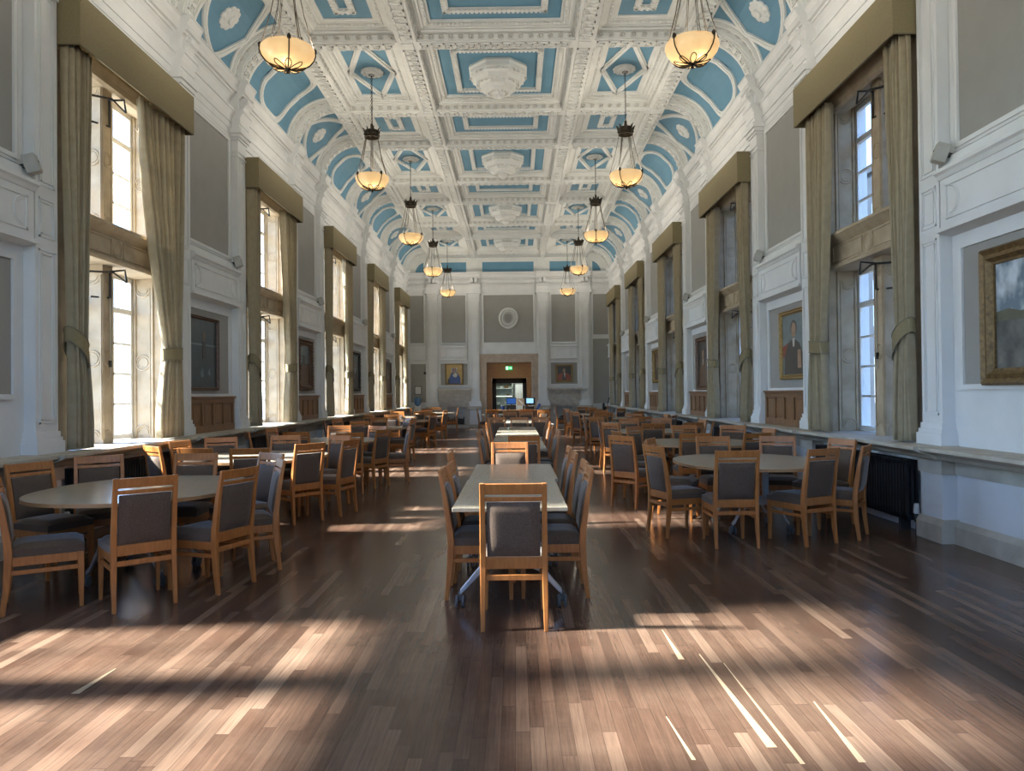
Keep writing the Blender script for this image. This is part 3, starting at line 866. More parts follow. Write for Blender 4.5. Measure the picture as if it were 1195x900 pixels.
def cove_patch(mb, s, y0, y1, t0, t1, k, mat):
    n = 10; vs = []; fs = []
    for i in range(n + 1):
        t = t0 + (t1 - t0) * i / n
        vs += [cove3(s, y0, t, k), cove3(s, y1, t, k)]
    for i in range(n): fs.append((2 * i, 2 * i + 1, 2 * i + 3, 2 * i + 2))
    mb.add(vs, fs, mat)
for s in (-1, 1):
    for y in beam_y:
        b = MB(M_CEIL)
        arc = [(y, i / 16) for i in range(17)]
        cove_band(b, s, arc, .25, 0, .145, M_CEIL)
        cove_band(b, s, arc, .31, 0, .12, M_CEIL)
        cove_band(b, s, [(y, t) for _, t in arc], .54, 0, .035, M_CEIL)
        for e in (-.25, .25): cove_band(b, s, [(y + e, t) for _, t in arc], .026, .002, .06, M_CEIL)
        if y > 5:
            for i in range(8):
                t = (i + .5) / 8
                nrm = V3((-s * math.cos(t * PI / 2), 0, -math.sin(t * PI / 2)))
                for e in (-.197, .197): rosette(b, cove3(s, y + e, t, .035), nrm, .045)
                ta, tb = i / 8 + .01, (i + 1) / 8 - .01
                p0 = V3(cove3(s, y - .09, ta, .145)); p1 = V3(cove3(s, y - .09, tb, .145))
                key_unit(b, p0, (p1 - p0).normalized(), V3((0, 1, 0)), nrm, (p1 - p0).length, .18)
        b.build('cove_rib', ceil)
    for a, e in zip(bounds, bounds[1:]):
        if e - a < .9: continue
        ym = (a + e) / 2; wide = any(a < c < e for c in CS)
        hw = (e - a) / 2 - .27 - .1
        b = MB(M_CEIL)
        cove_patch(b, s, ym - hw, ym + hw, .06, .93, .012, M_BLUE)
        if wide:
            rw, t0, t1, cr = .66, .08, .91, .46
            pts = []
            h = (t1 - t0) * ARC / 2; tm = (t0 + t1) / 2
            for q, (sx, sz) in enumerate(((1, 1), (-1, 1), (-1, -1), (1, -1))):
                for i in range(7):
                    al = q * PI / 2 + i * PI / 12
                    pts.append((ym + sx * (rw - cr) + cr * math.cos(al), tm + (sz * (h - cr) + cr * math.sin(al)) / ARC))
            cove_band(b, s, pts, .13, .012, .05, M_CEIL, True)
            cove_band(b, s, pts, .05, .05, .065, M_CEIL, True)
            for q in (-1, 1):
                cove_band(b, s, [(ym + q * (hw - .32), t / 10) for t in range(0, 0)] or [(ym + q * hw, t / 10) for t in range(11)], .06, .0, .04, M_CEIL)
        else:
            tm = .5
            tip = [(ym + hw, tm), (ym, .98), (ym - hw, tm), (ym, .02)]
            for (ya, ta), (yb, tb) in zip(tip, tip[1:] + tip[:1]):
                pts = []
                for i in range(9):
                    f = i / 8
                    y = ya + (yb - ya) * f; t = ta + (tb - ta) * f
                    bow = math.sin(f * PI) * .16
                    y += (ym - y) * bow * -1.0; t += (tm - t) * bow * -1.0
                    pts.append((y, t))
                cove_band(b, s, pts, .11, .012, .05, M_CEIL)
                cove_band(b, s, pts, .04, .05, .062, M_CEIL)
            for q in (-1, 1): cove_band(b, s, [(ym + q * hw, t / 10) for t in range(11)], .06, .0, .04, M_CEIL)
        o = b.build('cove_panel', ceil)
        if not wide:
            r = MB(M_CEIL)
            t = .5; nrm = V3((-s * math.cos(t * PI / 2), 0, -math.sin(t * PI / 2)))
            q = V3((0, 0, 1)).rotation_difference(nrm).to_matrix()
            cc = V3(cove3(s, ym, t, .012))
            for i in range(10):
                al = 2 * PI * i / 10
                r.lathe([(.07, -.03), (.065, .03), (0, .055)], tuple(cc + q @ V3((.15 * math.cos(al), .15 * math.sin(al), 0))), 8, M_CEIL, q)
            r.lathe([(.15, -.03), (.15, .05), (.08, .07), (.07, .10), (0, .11)], tuple(cc), 14, M_CEIL, q)
            r.build('cove_rosette', o)
SUN_E, SKY_E, EXPO, LAMP_E, GND = 35, 1.0, 0.56, 60, 1.25
# ------------------------------------------------------------------ pelmets and curtains
ORD = ['nearest', 'second', 'third', 'fourth', 'farthest']
VIS = CS[2:]
def curtain(s, c, d, top, tie, bot, phase):
    """d -1 near side, +1 far side; top, tie, bot are (inner, outer) offsets along the wall"""
    NU, NV = 110, 34
    zs = [5.24 - (5.24 - .965) * i / NV for i in range(NV + 1)]
    zt = 2.08
    vs = []; fs = []
    X = 4.385
    for z in zs:
        if z > zt:
            f = (5.24 - z) / (5.24 - zt); f = f ** 1.25
            a = top[0] + (tie[0] - top[0]) * f; b = top[1] + (tie[1] - top[1]) * f
            amp = .062 - .012 * f
        else:
            f = (zt - z) / (zt - .965); f = min(1, f * 1.35) ** .7
            a = tie[0] + (bot[0] - tie[0]) * f; b = tie[1] + (bot[1] - tie[1]) * f
            amp = .050 + .012 * f
        for i in range(NU + 1):
            u = i / NU
            w = u + .018 * math.sin(u * 9 + phase) + .01 * math.sin(z * 1.3 + u * 5)
            y = a + (b - a) * u
            ph = 2 * PI * 8.5 * w + phase
            x = X + amp * math.copysign(abs(math.sin(ph)) ** .7, math.sin(ph)) + .016 * math.sin(2 * PI * 2.3 * u + phase * 2 + z * .6)
            vs.append((s * min(x, 4.47), c + d * y, z))
    for k in range(NV):
        for i in range(NU):
            q = (k * (NU + 1) + i, k * (NU + 1) + i + 1, (k + 1) * (NU + 1) + i + 1, (k + 1) * (NU + 1) + i)
            fs.append(q)
    return vs, fs
idx = 0
for side, s in SIDES:
    for k, c in enumerate(VIS):
        # pelmet
        p = MB(M_PELM, SX(s))
        p.box(4.22, 4.25, c - 1.345, c + 1.345, 5.20, 5.73); p.box(4.25, 4.50, c - 1.345, c - 1.32, 5.20, 5.73); p.box(4.25, 4.50, c + 1.32, c + 1.345, 5.20, 5.73)
        p.box(4.25, 4.50, c - 1.32, c + 1.32, 5.70, 5.73)
        po = p.build('pelmet')
        tag(po, 'olive cloth pelmet boxed over the %s window on the %s wall' % (ORD[k], side), 'pelmet', 'pelmets over the windows')
        q = MB(M_CORD, SX(s))
        q.tube([(4.50, c - 1.335, 5.198), (4.226, c - 1.335, 5.198), (4.226, c + 1.335, 5.198), (4.50, c + 1.335, 5.198)], .007, 6)
        q.build('cord_trim', po)
        for d in (-1, 1):
            idx += 1
            if d < 0: top, tie, bot = (.93, 1.305), (1.05, 1.27), (.97, 1.26)
            else: top, tie, bot = (.55, 1.27), (.80, 1.19), (.66, 1.26)
            if s < 0 and k == 0 and d > 0: top = (.08, 1.27); bot = (.62, 1.24)
            if s < 0 and k > 0 and d > 0: top = (.42, 1.27)
            vs, fs = curtain(s, c, d, top, tie, bot, idx * 1.7)
            m = MB(M_CURT); m.add(vs, fs)
            o = m.build('curtain', smooth=True)
            so = o.modifiers.new('thickness', 'SOLIDIFY'); so.thickness = .007; so.offset = 0
            tag(o, 'pleated olive curtain tied back on the %s side of the %s window, %s wall' % ('near' if d < 0 else 'far', ORD[k], side), 'curtain', 'curtains at the windows')
            b = MB(M_PELM)
            ym = (tie[0] + tie[1]) / 2; ry = (tie[1] - tie[0]) / 2 + .045
            n = 28; v2 = []; f2 = []
            for i in range(n):
                a = 2 * PI * i / n
                yy = ym + ry * math.cos(a); xx = 4.385 - .10 * math.sin(a)
                tilt = .13 if d < 0 else .02
                zc = 2.03 + tilt * math.cos(a) + (.02 if d < 0 else .06)
                hw = .075 + (.02 * (1 - math.cos(a)) if d < 0 else 0)
                for k1, r1 in ((-1, 1), (1, 1), (1, .93), (-1, .93)):
                    v2.append((s * (4.385 + (xx - 4.385) * r1), c + d * (ym + (yy - ym) * r1), zc + k1 * hw))
            for i in range(n):
                j = (i + 1) % n
                for q1 in range(4): f2.append((4 * i + q1, 4 * j + q1, 4 * j + (q1 + 1) % 4, 4 * i + (q1 + 1) % 4))
            b.add(v2, f2); bo = b.build('tieback', o, smooth=False)
            e = MB(M_CORD)
            for q1 in (0, 1): e.tube([v2[4 * i + q1] for i in range(n)], .007, 5, None, True)
            e.build('cord_edging', bo)

# ------------------------------------------------------------------ radiators, oak panels, speakers
for side, s in SIDES:
    for k, c in enumerate(VIS[:4]):
        t = thing('radiator', 'black column radiator under the %s window on the %s wall' % (ORD[k], side), 'radiator', (0, 0, 0), 0, 'radiators under the windows')
        f = MB(M_RAD, SX(s))
        n = 38; y0, y1 = c - 1.17, c + 1.17
        for i in range(n):
            y = y0 + (y1 - y0) * (i + .5) / n
            f.box(4.385, 4.415, y - .018, y + .018, .13, .74); f.box(4.435, 4.465, y - .018, y + .018, .13, .74); f.box(4.485, 4.515, y - .018, y + .018, .13, .74)
            f.box(4.385, 4.515, y - .022, y + .022, .13, .18); f.box(4.385, 4.515, y - .022, y + .022, .70, .76)
        f.build('column_slats', t, bevel=0)
        for y in (c - 1.0, c, c + 1.0):
            g = MB(M_RAD, SX(s)); g.box(4.39, 4.50, y - .02, y + .02, 0, .14); g.build('foot', t)
        v = MB(M_BLACK, SX(s)); y = c - 1.23
        v.tube([(4.45, y + .06, .16), (4.45, y, .16), (4.45, y, .0)], .014, 8); v.lathe([(.022, .12), (.03, .15), (.03, .19), (.02, .21)], (4.45, y, 0), 10)
        vo = v.build('valve', t)
        v = MB(M_PAPER, SX(s)); v.lathe([(.032, .21), (.034, .23), (.026, .31), (.02, .315), (0, .316)], (4.45, y, 0), 14)
        v.build('valve_cap', vo, smooth=True)

for side, s in SIDES:
    for k, c in enumerate(VIS[:4]):
        ym = c + BAY / 2; h = .825
        t = thing('oak_panel', 'low oak panel under the painting between the %s and %s windows, %s wall' % (ORD[k], ORD[k + 1], side), 'wood panel', (s * W, ym, SILL), 0, 'oak panels below the paintings')
        b = MB(M_OAK, SX(s))
        b.box(-.05, -.02, -h, h, .0, .53); b.build('panel_board', t)
        b = MB(M_OAK, SX(s))
        for a in [-h + .03 + i * (2 * h - .06) / 4 for i in range(5)]: b.box(-.075, -.05, a - .03, a + .03, .10, .46)
        b.box(-.078, -.05, -h, h, 0, .11); b.box(-.078, -.05, -h, h, .45, .53); b.box(-.11, -.02, -h, h, .53, .56); b.box(-.09, -.03, -h, h, .51, .53)
        for i in range(4):
            a = -h + .03 + (i + .5) * (2 * h - .06) / 4
            b.box(-.06, -.05, a - .12, a + .12, .15, .41)
        b.build('panel_frame', t, bevel=.004, seg=1)
NB = ['nearest', 'second', 'third', 'fourth', 'fifth']
for side, s in SIDES:
    for k, c in enumerate(VIS):
        t = thing('wall_speaker', 'small pale box speaker beside the pilaster before the %s window, %s wall' % (ORD[k], side), 'speaker', (s * 4.42, c - PO - .27, 3.79), 0, 'wall speakers')
        t.rotation_euler = (0, s * math.radians(20), s * math.radians(-18))
        b = MB(M_SPK); b.box(-.06, .06, -.052, .052, -.092, .092); b.build('case', t, bevel=.008)
        b = MB(M_SPK); b.box(s * -.066, s * -.059, -.044, .044, -.08, .08); b.build('grille', t, bevel=.003, seg=1)
        b = MB(M_BLACK); b.lathe([(.0, 0), (.012, 0), (.012, .004), (0, .005)], (s * -.067, 0, .01), 10, M_BLACK, Matrix.Rotation(s * -PI / 2, 3, 'Y')); b.build('badge', t)
        b = MB(M_BLACK); b.box(s * .055, s * .155, -.02, .02, -.02, .02); b.build('bracket', t)

# ------------------------------------------------------------------ paintings
def flat(name, c):
    m, nt, N, L, P = new_mat(name)
    nz = N.new('ShaderNodeTexNoise'); nz.inputs['Scale'].default_value = 9; nz.inputs['Detail'].default_value = 8
    tc = N.new('ShaderNodeTexCoord'); L.new(tc.outputs['Object'], nz.inputs['Vector'])
    mx = N.new('ShaderNodeMix'); mx.data_type = 'RGBA'; L.new(nz.outputs['Fac'], mx.inputs[0])
    mx.inputs[6].default_value = tuple(x * .55 for x in c[:3]) + (1,); mx.inputs[7].default_value = tuple(min(1, x * 1.45) for x in c[:3]) + (1,)
    L.new(mx.outputs[2], P.inputs['Base Color']); P.inputs['Roughness'].default_value = .35
    return m
P_DARKG = flat('paint_dark_green', lin(.035, .05, .055)); P_DARK = flat('paint_dark', lin(.035, .03, .026)); P_FLESH = flat('paint_flesh', lin(.33, .20, .12))
P_RED = flat('paint_red', lin(.22, .045, .02)); P_BLUE = flat('paint_blue', lin(.035, .07, .22)); P_GOLD = flat('paint_gold', lin(.42, .29, .10))
P_GREYB = flat('paint_grey_blue', lin(.13, .17, .18)); P_WHITE = flat('paint_white', lin(.50, .49, .45)); P_BROWN = flat('paint_brown', lin(.11, .06, .03)); P_OLIVE = flat('paint_olive', lin(.09, .085, .05))
P_SKY = flat('paint_sky', lin(.24, .32, .42)); P_TREE = flat('paint_tree', lin(.05, .055, .04))
def ell(cx, cz, rx, rz, n=20): return [(cx + rx * math.cos(2 * PI * i / n), cz + rz * math.sin(2 * PI * i / n)) for i in range(n)]
def painting(name, label, w, h, fw, fmat, loc, rz, shapes, bg, ornate=False, fdepth=.06):
    """faces -y at rz 0; loc is the middle of the back"""
    t = thing(name, label, 'painting', loc, rz, 'paintings on the walls')
    f = MB(fmat)
    x0, x1, z0, z1 = -w / 2, w / 2, -h / 2, h / 2
    prof = [(0, 0), (0, -fdepth * .7), (fw * .15, -fdepth), (fw * .4, -fdepth * .75), (fw * .65, -fdepth * .9), (fw * .85, -fdepth * .5), (fw, -fdepth * .45), (fw, 0)]
    vs = []; fs = []; n = len(prof)
    for (cx, cz, sx, sz) in ((x0, z0, 1, 1), (x1, z0, -1, 1), (x1, z1, -1, -1), (x0, z1, 1, -1)):
        for d, p in prof: vs.append((cx + sx * d, p, cz + sz * d))
    for q in range(4):
        r = (q + 1) % 4
        for i in range(n - 1): fs.append((q * n + i, q * n + i + 1, r * n + i + 1, r * n + i))
    f.add(vs, fs)
    if ornate:
        k = int(h / .07)
        for i in range(k):
            z = z0 + (i + .5) * h / k
            for x in (x0 + fw * .3, x1 - fw * .3): f.lathe([(0, -.03), (.035 + .012 * math.sin(i * 2.1), 0), (0, .03)], (x, -fdepth * .9, z), 7)
        k = int(w / .07)
        for i in range(k):
            x = x0 + (i + .5) * w / k
            for z in (z0 + fw * .3, z1 - fw * .3): f.lathe([(0, -.03), (.035 + .012 * math.sin(i * 1.7), 0), (0, .03)], (x, -fdepth * .9, z), 7)
    f.build('picture_frame', t)
    c = MB(bg)
    c.box(x0 + fw * .9, x1 - fw * .9, -.018, -.004, z0 + fw * .9, z1 - fw * .9)
    iw, ih = w - 2 * fw, h - 2 * fw
    for k, (pts, m) in enumerate(shapes):
        P = [(max(-iw / 2, min(iw / 2, px * iw)), max(-ih / 2, min(ih / 2, pz * ih))) for px, pz in pts]
        c.prism(P, 'y', -.0190 - .0008 * k, -.012, m)
    c.build('canvas', t)
    return t
def sitter(body, head=P_FLESH, hair=P_DARK, hx=0, hz=.2, r=.085, asp=1.0):
    a = asp
    return [([(-.42, -.5), (-.40, -.18), (-.25, .02), (-.08, .08), (.08, .08), (.25, .02), (.42, -.18), (.44, -.5)], body),
            (ell(hx, hz + .03, r * 1.35, r * 1.35 * a), hair), (ell(hx, hz, r, r * 1.25 * a), head),
            ([(-.06 + hx, .10), (.06 + hx, .10), (.03 + hx, -.04), (-.03 + hx, -.04)], P_WHITE)]
# left wall (face +x)
def lpos(y, z): return (-(W - .014), y, z)
def rpos(y, z): return (W - .014, y, z)
painting('framed_painting', 'tall dark green portrait in plain brown frame before the second left window', 1.08, 1.14, .055, M_DKFRAME, lpos(11.20, 2.17), PI / 2,
         [(ell(.05, .26, .06, .085), P_BROWN), ([(-.5, .12), (.5, .12), (.5, .145), (-.5, .145)], P_GREYB), ([(-.1, -.28), (0, -.2), (.03, -.34), (-.08, -.36)], P_GREYB), ([(.15, -.3), (.25, -.2), (.28, -.33)], P_GREYB), ([(-.02, .18), (.1, .18), (.13, -.05), (-.02, -.08)], P_DARK)], P_DARKG)
painting('framed_painting', 'portrait in carved dark frame with scrolled edges before the third left window', 1.10, 1.16, .14, M_DKFRAME, lpos(16.55, 2.2), PI / 2,
         [([(-.5, .5), (.5, .5), (.5, .05), (-.5, .05)], P_GREYB), ([(-.5, .0), (.5, .0), (.5, -.5), (-.5, -.5)], P_BROWN), (ell(.0, .15, .12, .12), P_DARK)], P_DARKG, True, .09)
painting('framed_painting', 'dark picture in black frame before the fourth left window', 1.05, 1.16, .10, M_BLACK, lpos(21.87, 2.2), PI / 2, sitter(P_DARK), P_GREYB, True, .07)
painting('framed_painting', 'brown framed picture with dark field before the farthest left window', 1.20, 1.18, .08, M_DKFRAME, lpos(27.5, 2.15), PI / 2, sitter(P_BROWN), P_DARK)
def streaky(name, c1, c2, lo=.42, hi=.62, sc=5):
    m = mottled(name, c1, c2, .3, sc, 0, 50, 0, (1, 3.2, .8), .5, 9)
    r = [n for n in m.node_tree.nodes if n.type == 'VALTORGB'][0]
    r.color_ramp.elements[0].position = lo; r.color_ramp.elements[1].position = hi
    return m
P_STK = streaky('paint_streaky_sky', lin(.12, .17, .22), lin(.55, .60, .64)); P_STD = streaky('paint_streaky_dark', lin(.045, .05, .05), lin(.20, .19, .17), .4, .75)
M_GOLDD = mottled('dark_gilt', lin(.09, .055, .022), lin(.22, .14, .055), .45, 25, .3, 80, .4)
painting('framed_painting', 'large painting of streaky pale blue sky in wide gilt frame, cut by photo edge', 1.10, 1.22, .15, M_GOLDD, rpos(6.06, 2.145), -PI / 2,
         [([(-.5, .5), (.5, .5), (.5, -.02), (.2, .02), (-.1, -.04), (-.5, .0)], P_STK), ([(-.5, .04), (-.3, .06), (-.1, .02), (.2, .06), (.5, .04), (.5, -.06), (-.5, -.05)], P_OLIVE), ([(-.5, -.05), (.5, -.06), (.5, -.5), (-.5, -.5)], P_STD)], P_GREYB, False, .09)
painting('framed_painting', 'portrait with bright orange patch in gilt frame right of the second right window', 1.02, 1.07, .075, M_GOLD, rpos(11.17, 2.215), -PI / 2,
         [([(-.5, -.02), (-.12, .06), (-.12, -.2), (-.5, -.2)], P_RED)] + sitter(P_DARK, hx=.02, hz=.24, r=.1) + [([(.2, -.1), (.34, -.1), (.36, -.4), (.2, -.4)], P_FLESH)], P_GREYB)
painting('framed_painting', 'dark reddish portrait in brown frame right of the third right window', 1.02, 1.20, .12, M_DKFRAME, rpos(16.53, 2.14), -PI / 2, sitter(P_BROWN, r=.1), P_DARK, False, .08)
painting('framed_painting', 'small dark portrait in heavy gilt frame right of the fourth right window', .95, 1.0, .11, M_GOLD, rpos(21.85, 2.27), -PI / 2, sitter(P_DARK), P_BROWN, True, .08)
# end wall
painting('framed_painting', 'gold ground painting of a blue robed figure above the left fireplace', .80, .95, .05, M_GOLD, (-2.45, YE - .014, 2.39), 0,
         [([(-.4, -.5), (-.36, -.25), (-.2, .02), (-.1, .12), (.12, .12), (.24, .02), (.38, -.2), (.42, -.5)], P_BLUE), (ell(.0, .24, .19, .16), P_WHITE), (ell(.0, .22, .14, .13), P_BLUE), (ell(.01, .2, .085, .09), P_FLESH), ([(-.08, .3), (.1, .3), (.12, .4), (-.1, .4)], P_GOLD),
          (ell(.05, -.05, .14, .12), P_WHITE), (ell(-.02, .03, .05, .05), P_FLESH), ([(-.46, -.5), (-.30, -.5), (-.28, -.28), (-.40, -.25)], P_DARK)], P_GOLD)
painting('framed_painting', 'portrait of a dark haired sitter in red jacket above the right fireplace', .76, .78, .075, M_GOLD, (2.47, YE - .014, 2.375), 0,
         [([(-.5, -.5), (-.5, -.1), (-.25, .0), (-.06, .05), (.06, .05), (.25, .0), (.44, -.14), (.5, -.5)], P_RED), ([(-.16, -.5), (-.1, .05), (.08, .05), (.1, -.5)], P_DARK), ([(-.02, .04), (.08, .05), (.06, -.26), (.02, -.3)], P_WHITE),
          (ell(.03, .27, .17, .17), P_DARK), (ell(-.01, .2, .10, .14), P_FLESH)], P_DARK)
n_ = thing('framed_notice', 'thin black frame with plain white sheet on the end wall near the corner', 'notice', (-4.075, YE - .012, 1.675))
b = MB(M_BLACK); rect = [(-.155, .155, -.02, 0, -.19, -.165), (-.155, .155, -.02, 0, .165, .19), (-.155, -.13, -.02, 0, -.165, .165), (.13, .155, -.02, 0, -.165, .165)]
for r_ in rect: b.box(*r_)
b.build('frame', n_); b = MB(M_PAPER); b.box(-.13, .13, -.01, -.002, -.165, .165); b.build('sheet', n_)
b = MB(M_BLACK); b.tube([(-3.76, YE - .02, 2.75), (-3.76, YE - .02, 2.50)], .008, 6); b.lathe([(0, -.06), (.05, -.05), (.055, .02), (.02, .05), (0, .06)], (-3.76, YE - .07, 2.45), 12)
tag(b.build('wall_sensor'), 'small black bell-shaped fitting high in the end wall niche', 'wall fitting')

# ------------------------------------------------------------------ pendant lamps
def make_lamp():
    t = thing('pendant_lamp', 'x', 'lamp')
    z0 = 0.0    # origin at the finial tip; ceiling 2.37 above
    b = MB(M_IRON); b.lathe([(.035, 2.30), (.05, 2.29), (.09, 2.335), (.10, 2.365)], (0, 0, 0), 16); b.build('ceiling_cup', t, smooth=True)
    b = MB(M_IRON)
    k = 26
    for i in range(k):
        z = 1.36 + (2.32 - 1.36) * i / k
        u = (1, 0, 0) if i % 2 else (0, 1, 0)
        b.torus((0, 0, z + .02), .017, .0045, u, (0, 0, 1), 8, 4)
    b.tube([(.012, 0, 1.30), (.012, .004, 2.3)], .004, 5)
    b.build('chain', t)
    b = MB(M_IRON)
    b.lathe([(.0, 1.36), (.025, 1.34), (.03, 1.26), (.05, 1.24), (.125, 1.215), (.135, 1.20), (.135, 1.10), (.145, 1.09), (.145, 1.07), (.125, 1.07), (.125, 1.20), (0, 1.21)], (0, 0, 0), 18)
    for i in range(8):
        a = 2 * PI * i / 8
        d = V3((math.cos(a), math.sin(a), 0))
        p = d * .135
        b.tube([tuple(p + V3((0, 0, 1.16))), tuple(d * .155 + V3((0, 0, 1.22))), tuple(d * .19 + V3((0, 0, 1.255)))], [.03, .026, .004], 6, None, False, .5)
        b.lathe([(0, -.03), (.028, 0), (0, .03)], tuple(d * .14 + V3((0, 0, 1.13))), 6)
    b.build('crown', t)
    for i in range(6):
        a = 2 * PI * i / 6 + .25; d = V3((math.cos(a), math.sin(a), 0))
        b = MB(M_IRON)
        for e in (-.008, .008):
            n = V3((-d.y, d.x, 0)) * e
            b.tube([tuple(d * .128 + n + V3((0, 0, 1.08))), tuple(d * .20 + n + V3((0, 0, .72))), tuple(d * .318 + n * 1.6 + V3((0, 0, .31)))], .0042, 5)
        b.build('hanger_chain', t)
    b = MB(M_BOWL)
    prof = [(0, .065), (.10, .07), (.19, .095), (.26, .145), (.305, .205), (.325, .265), (.322, .30), (.300, .325), (.292, .32), (.312, .295), (.314, .265), (.295, .21), (.25, .155), (.185, .107), (.10, .082), (0, .077)]
    b.lathe(prof, (0, 0, 0), 40); b.build('bowl', t, smooth=True)
    def bp(r):
        for (r0, z0_), (r1, z1_) in zip(prof, prof[1:]):
            if r0 <= r <= r1: return z0_ + (z1_ - z0_) * (r - r0) / (r1 - r0)
        return .3
    b = MB(M_IRON)
    for i in range(4):
        a = 2 * PI * i / 4 + .35
        b.tube([(r * 1.012 * math.cos(a), r * 1.012 * math.sin(a), z - .006) for r, z in ((.0, .062), (.10, .066), (.19, .090), (.262, .142), (.308, .203), (.329, .265), (.326, .30), (.31, .33))], .0085, 6)
        b.lathe([(.022, .29), (.026, .33), (.012, .35), (0, .36)], (.322 * math.cos(a), .322 * math.sin(a), 0), 8)
    b.build('strap', t)
    b = MB(M_IRON)
    for i in range(8):
        a = 2 * PI * i / 8 + .35
        pts = []
        for k in range(9):
            f = k / 8
            aa = a + (f - .5) * .72; r = .035 + .185 * math.sin(f * PI) ** .6
            pts.append((r * math.cos(aa), r * math.sin(aa), bp(r) - .012))
        b.tube(pts, .006, 5)
    b.build('wire_petals', t)
    b = MB(M_IRON); b.lathe([(0, 0), (.014, .01), (.02, .025), (.012, .035), (.035, .045), (.045, .058), (.03, .068), (0, .07)], (0, 0, 0), 14); b.build('finial', t, smooth=True)
    b = MB(M_BULB)
    for i in range(3):
        a = 2 * PI * i / 3 + .6
        b.lathe([(0, -.03), (.022, -.015), (.03, .01), (.02, .035), (0, .045)], (.13 * math.cos(a), .13 * math.sin(a), .16), 10)
    b.build('light_bulb', t, smooth=True)
    return t
lamp0 = make_lamp()
LORD = ['nearest', 'second', 'third', 'fourth', 'farthest']
first = True
for side, s in SIDES:
    for k, c in enumerate(VIS + CS[:2]):
        lab = 'lit alabaster bowl pendant on bronze chains, %s of the %s row' % ((LORD + ['first behind the nearest', 'last behind the nearest'])[k], side)
        if first:
            lamp0.location = (s * 2.475, c, 5.45); lamp0['label'] = lab; lamp0['group'] = 'pendant lamps'; first = False
        else: dup(lamp0, (s * 2.475, c, 5.45), .4 * k + (.3 if s > 0 else 0), lab, 'pendant lamps')
        ld = bpy.data.lights.new('lamp_light', 'POINT'); ld.energy = LAMP_E; ld.color = (1, .91, .77); ld.shadow_soft_size = .10
        lo = bpy.data.objects.new('lamp_light', ld); COL.objects.link(lo); lo.location = (s * 2.475, c, 5.80)

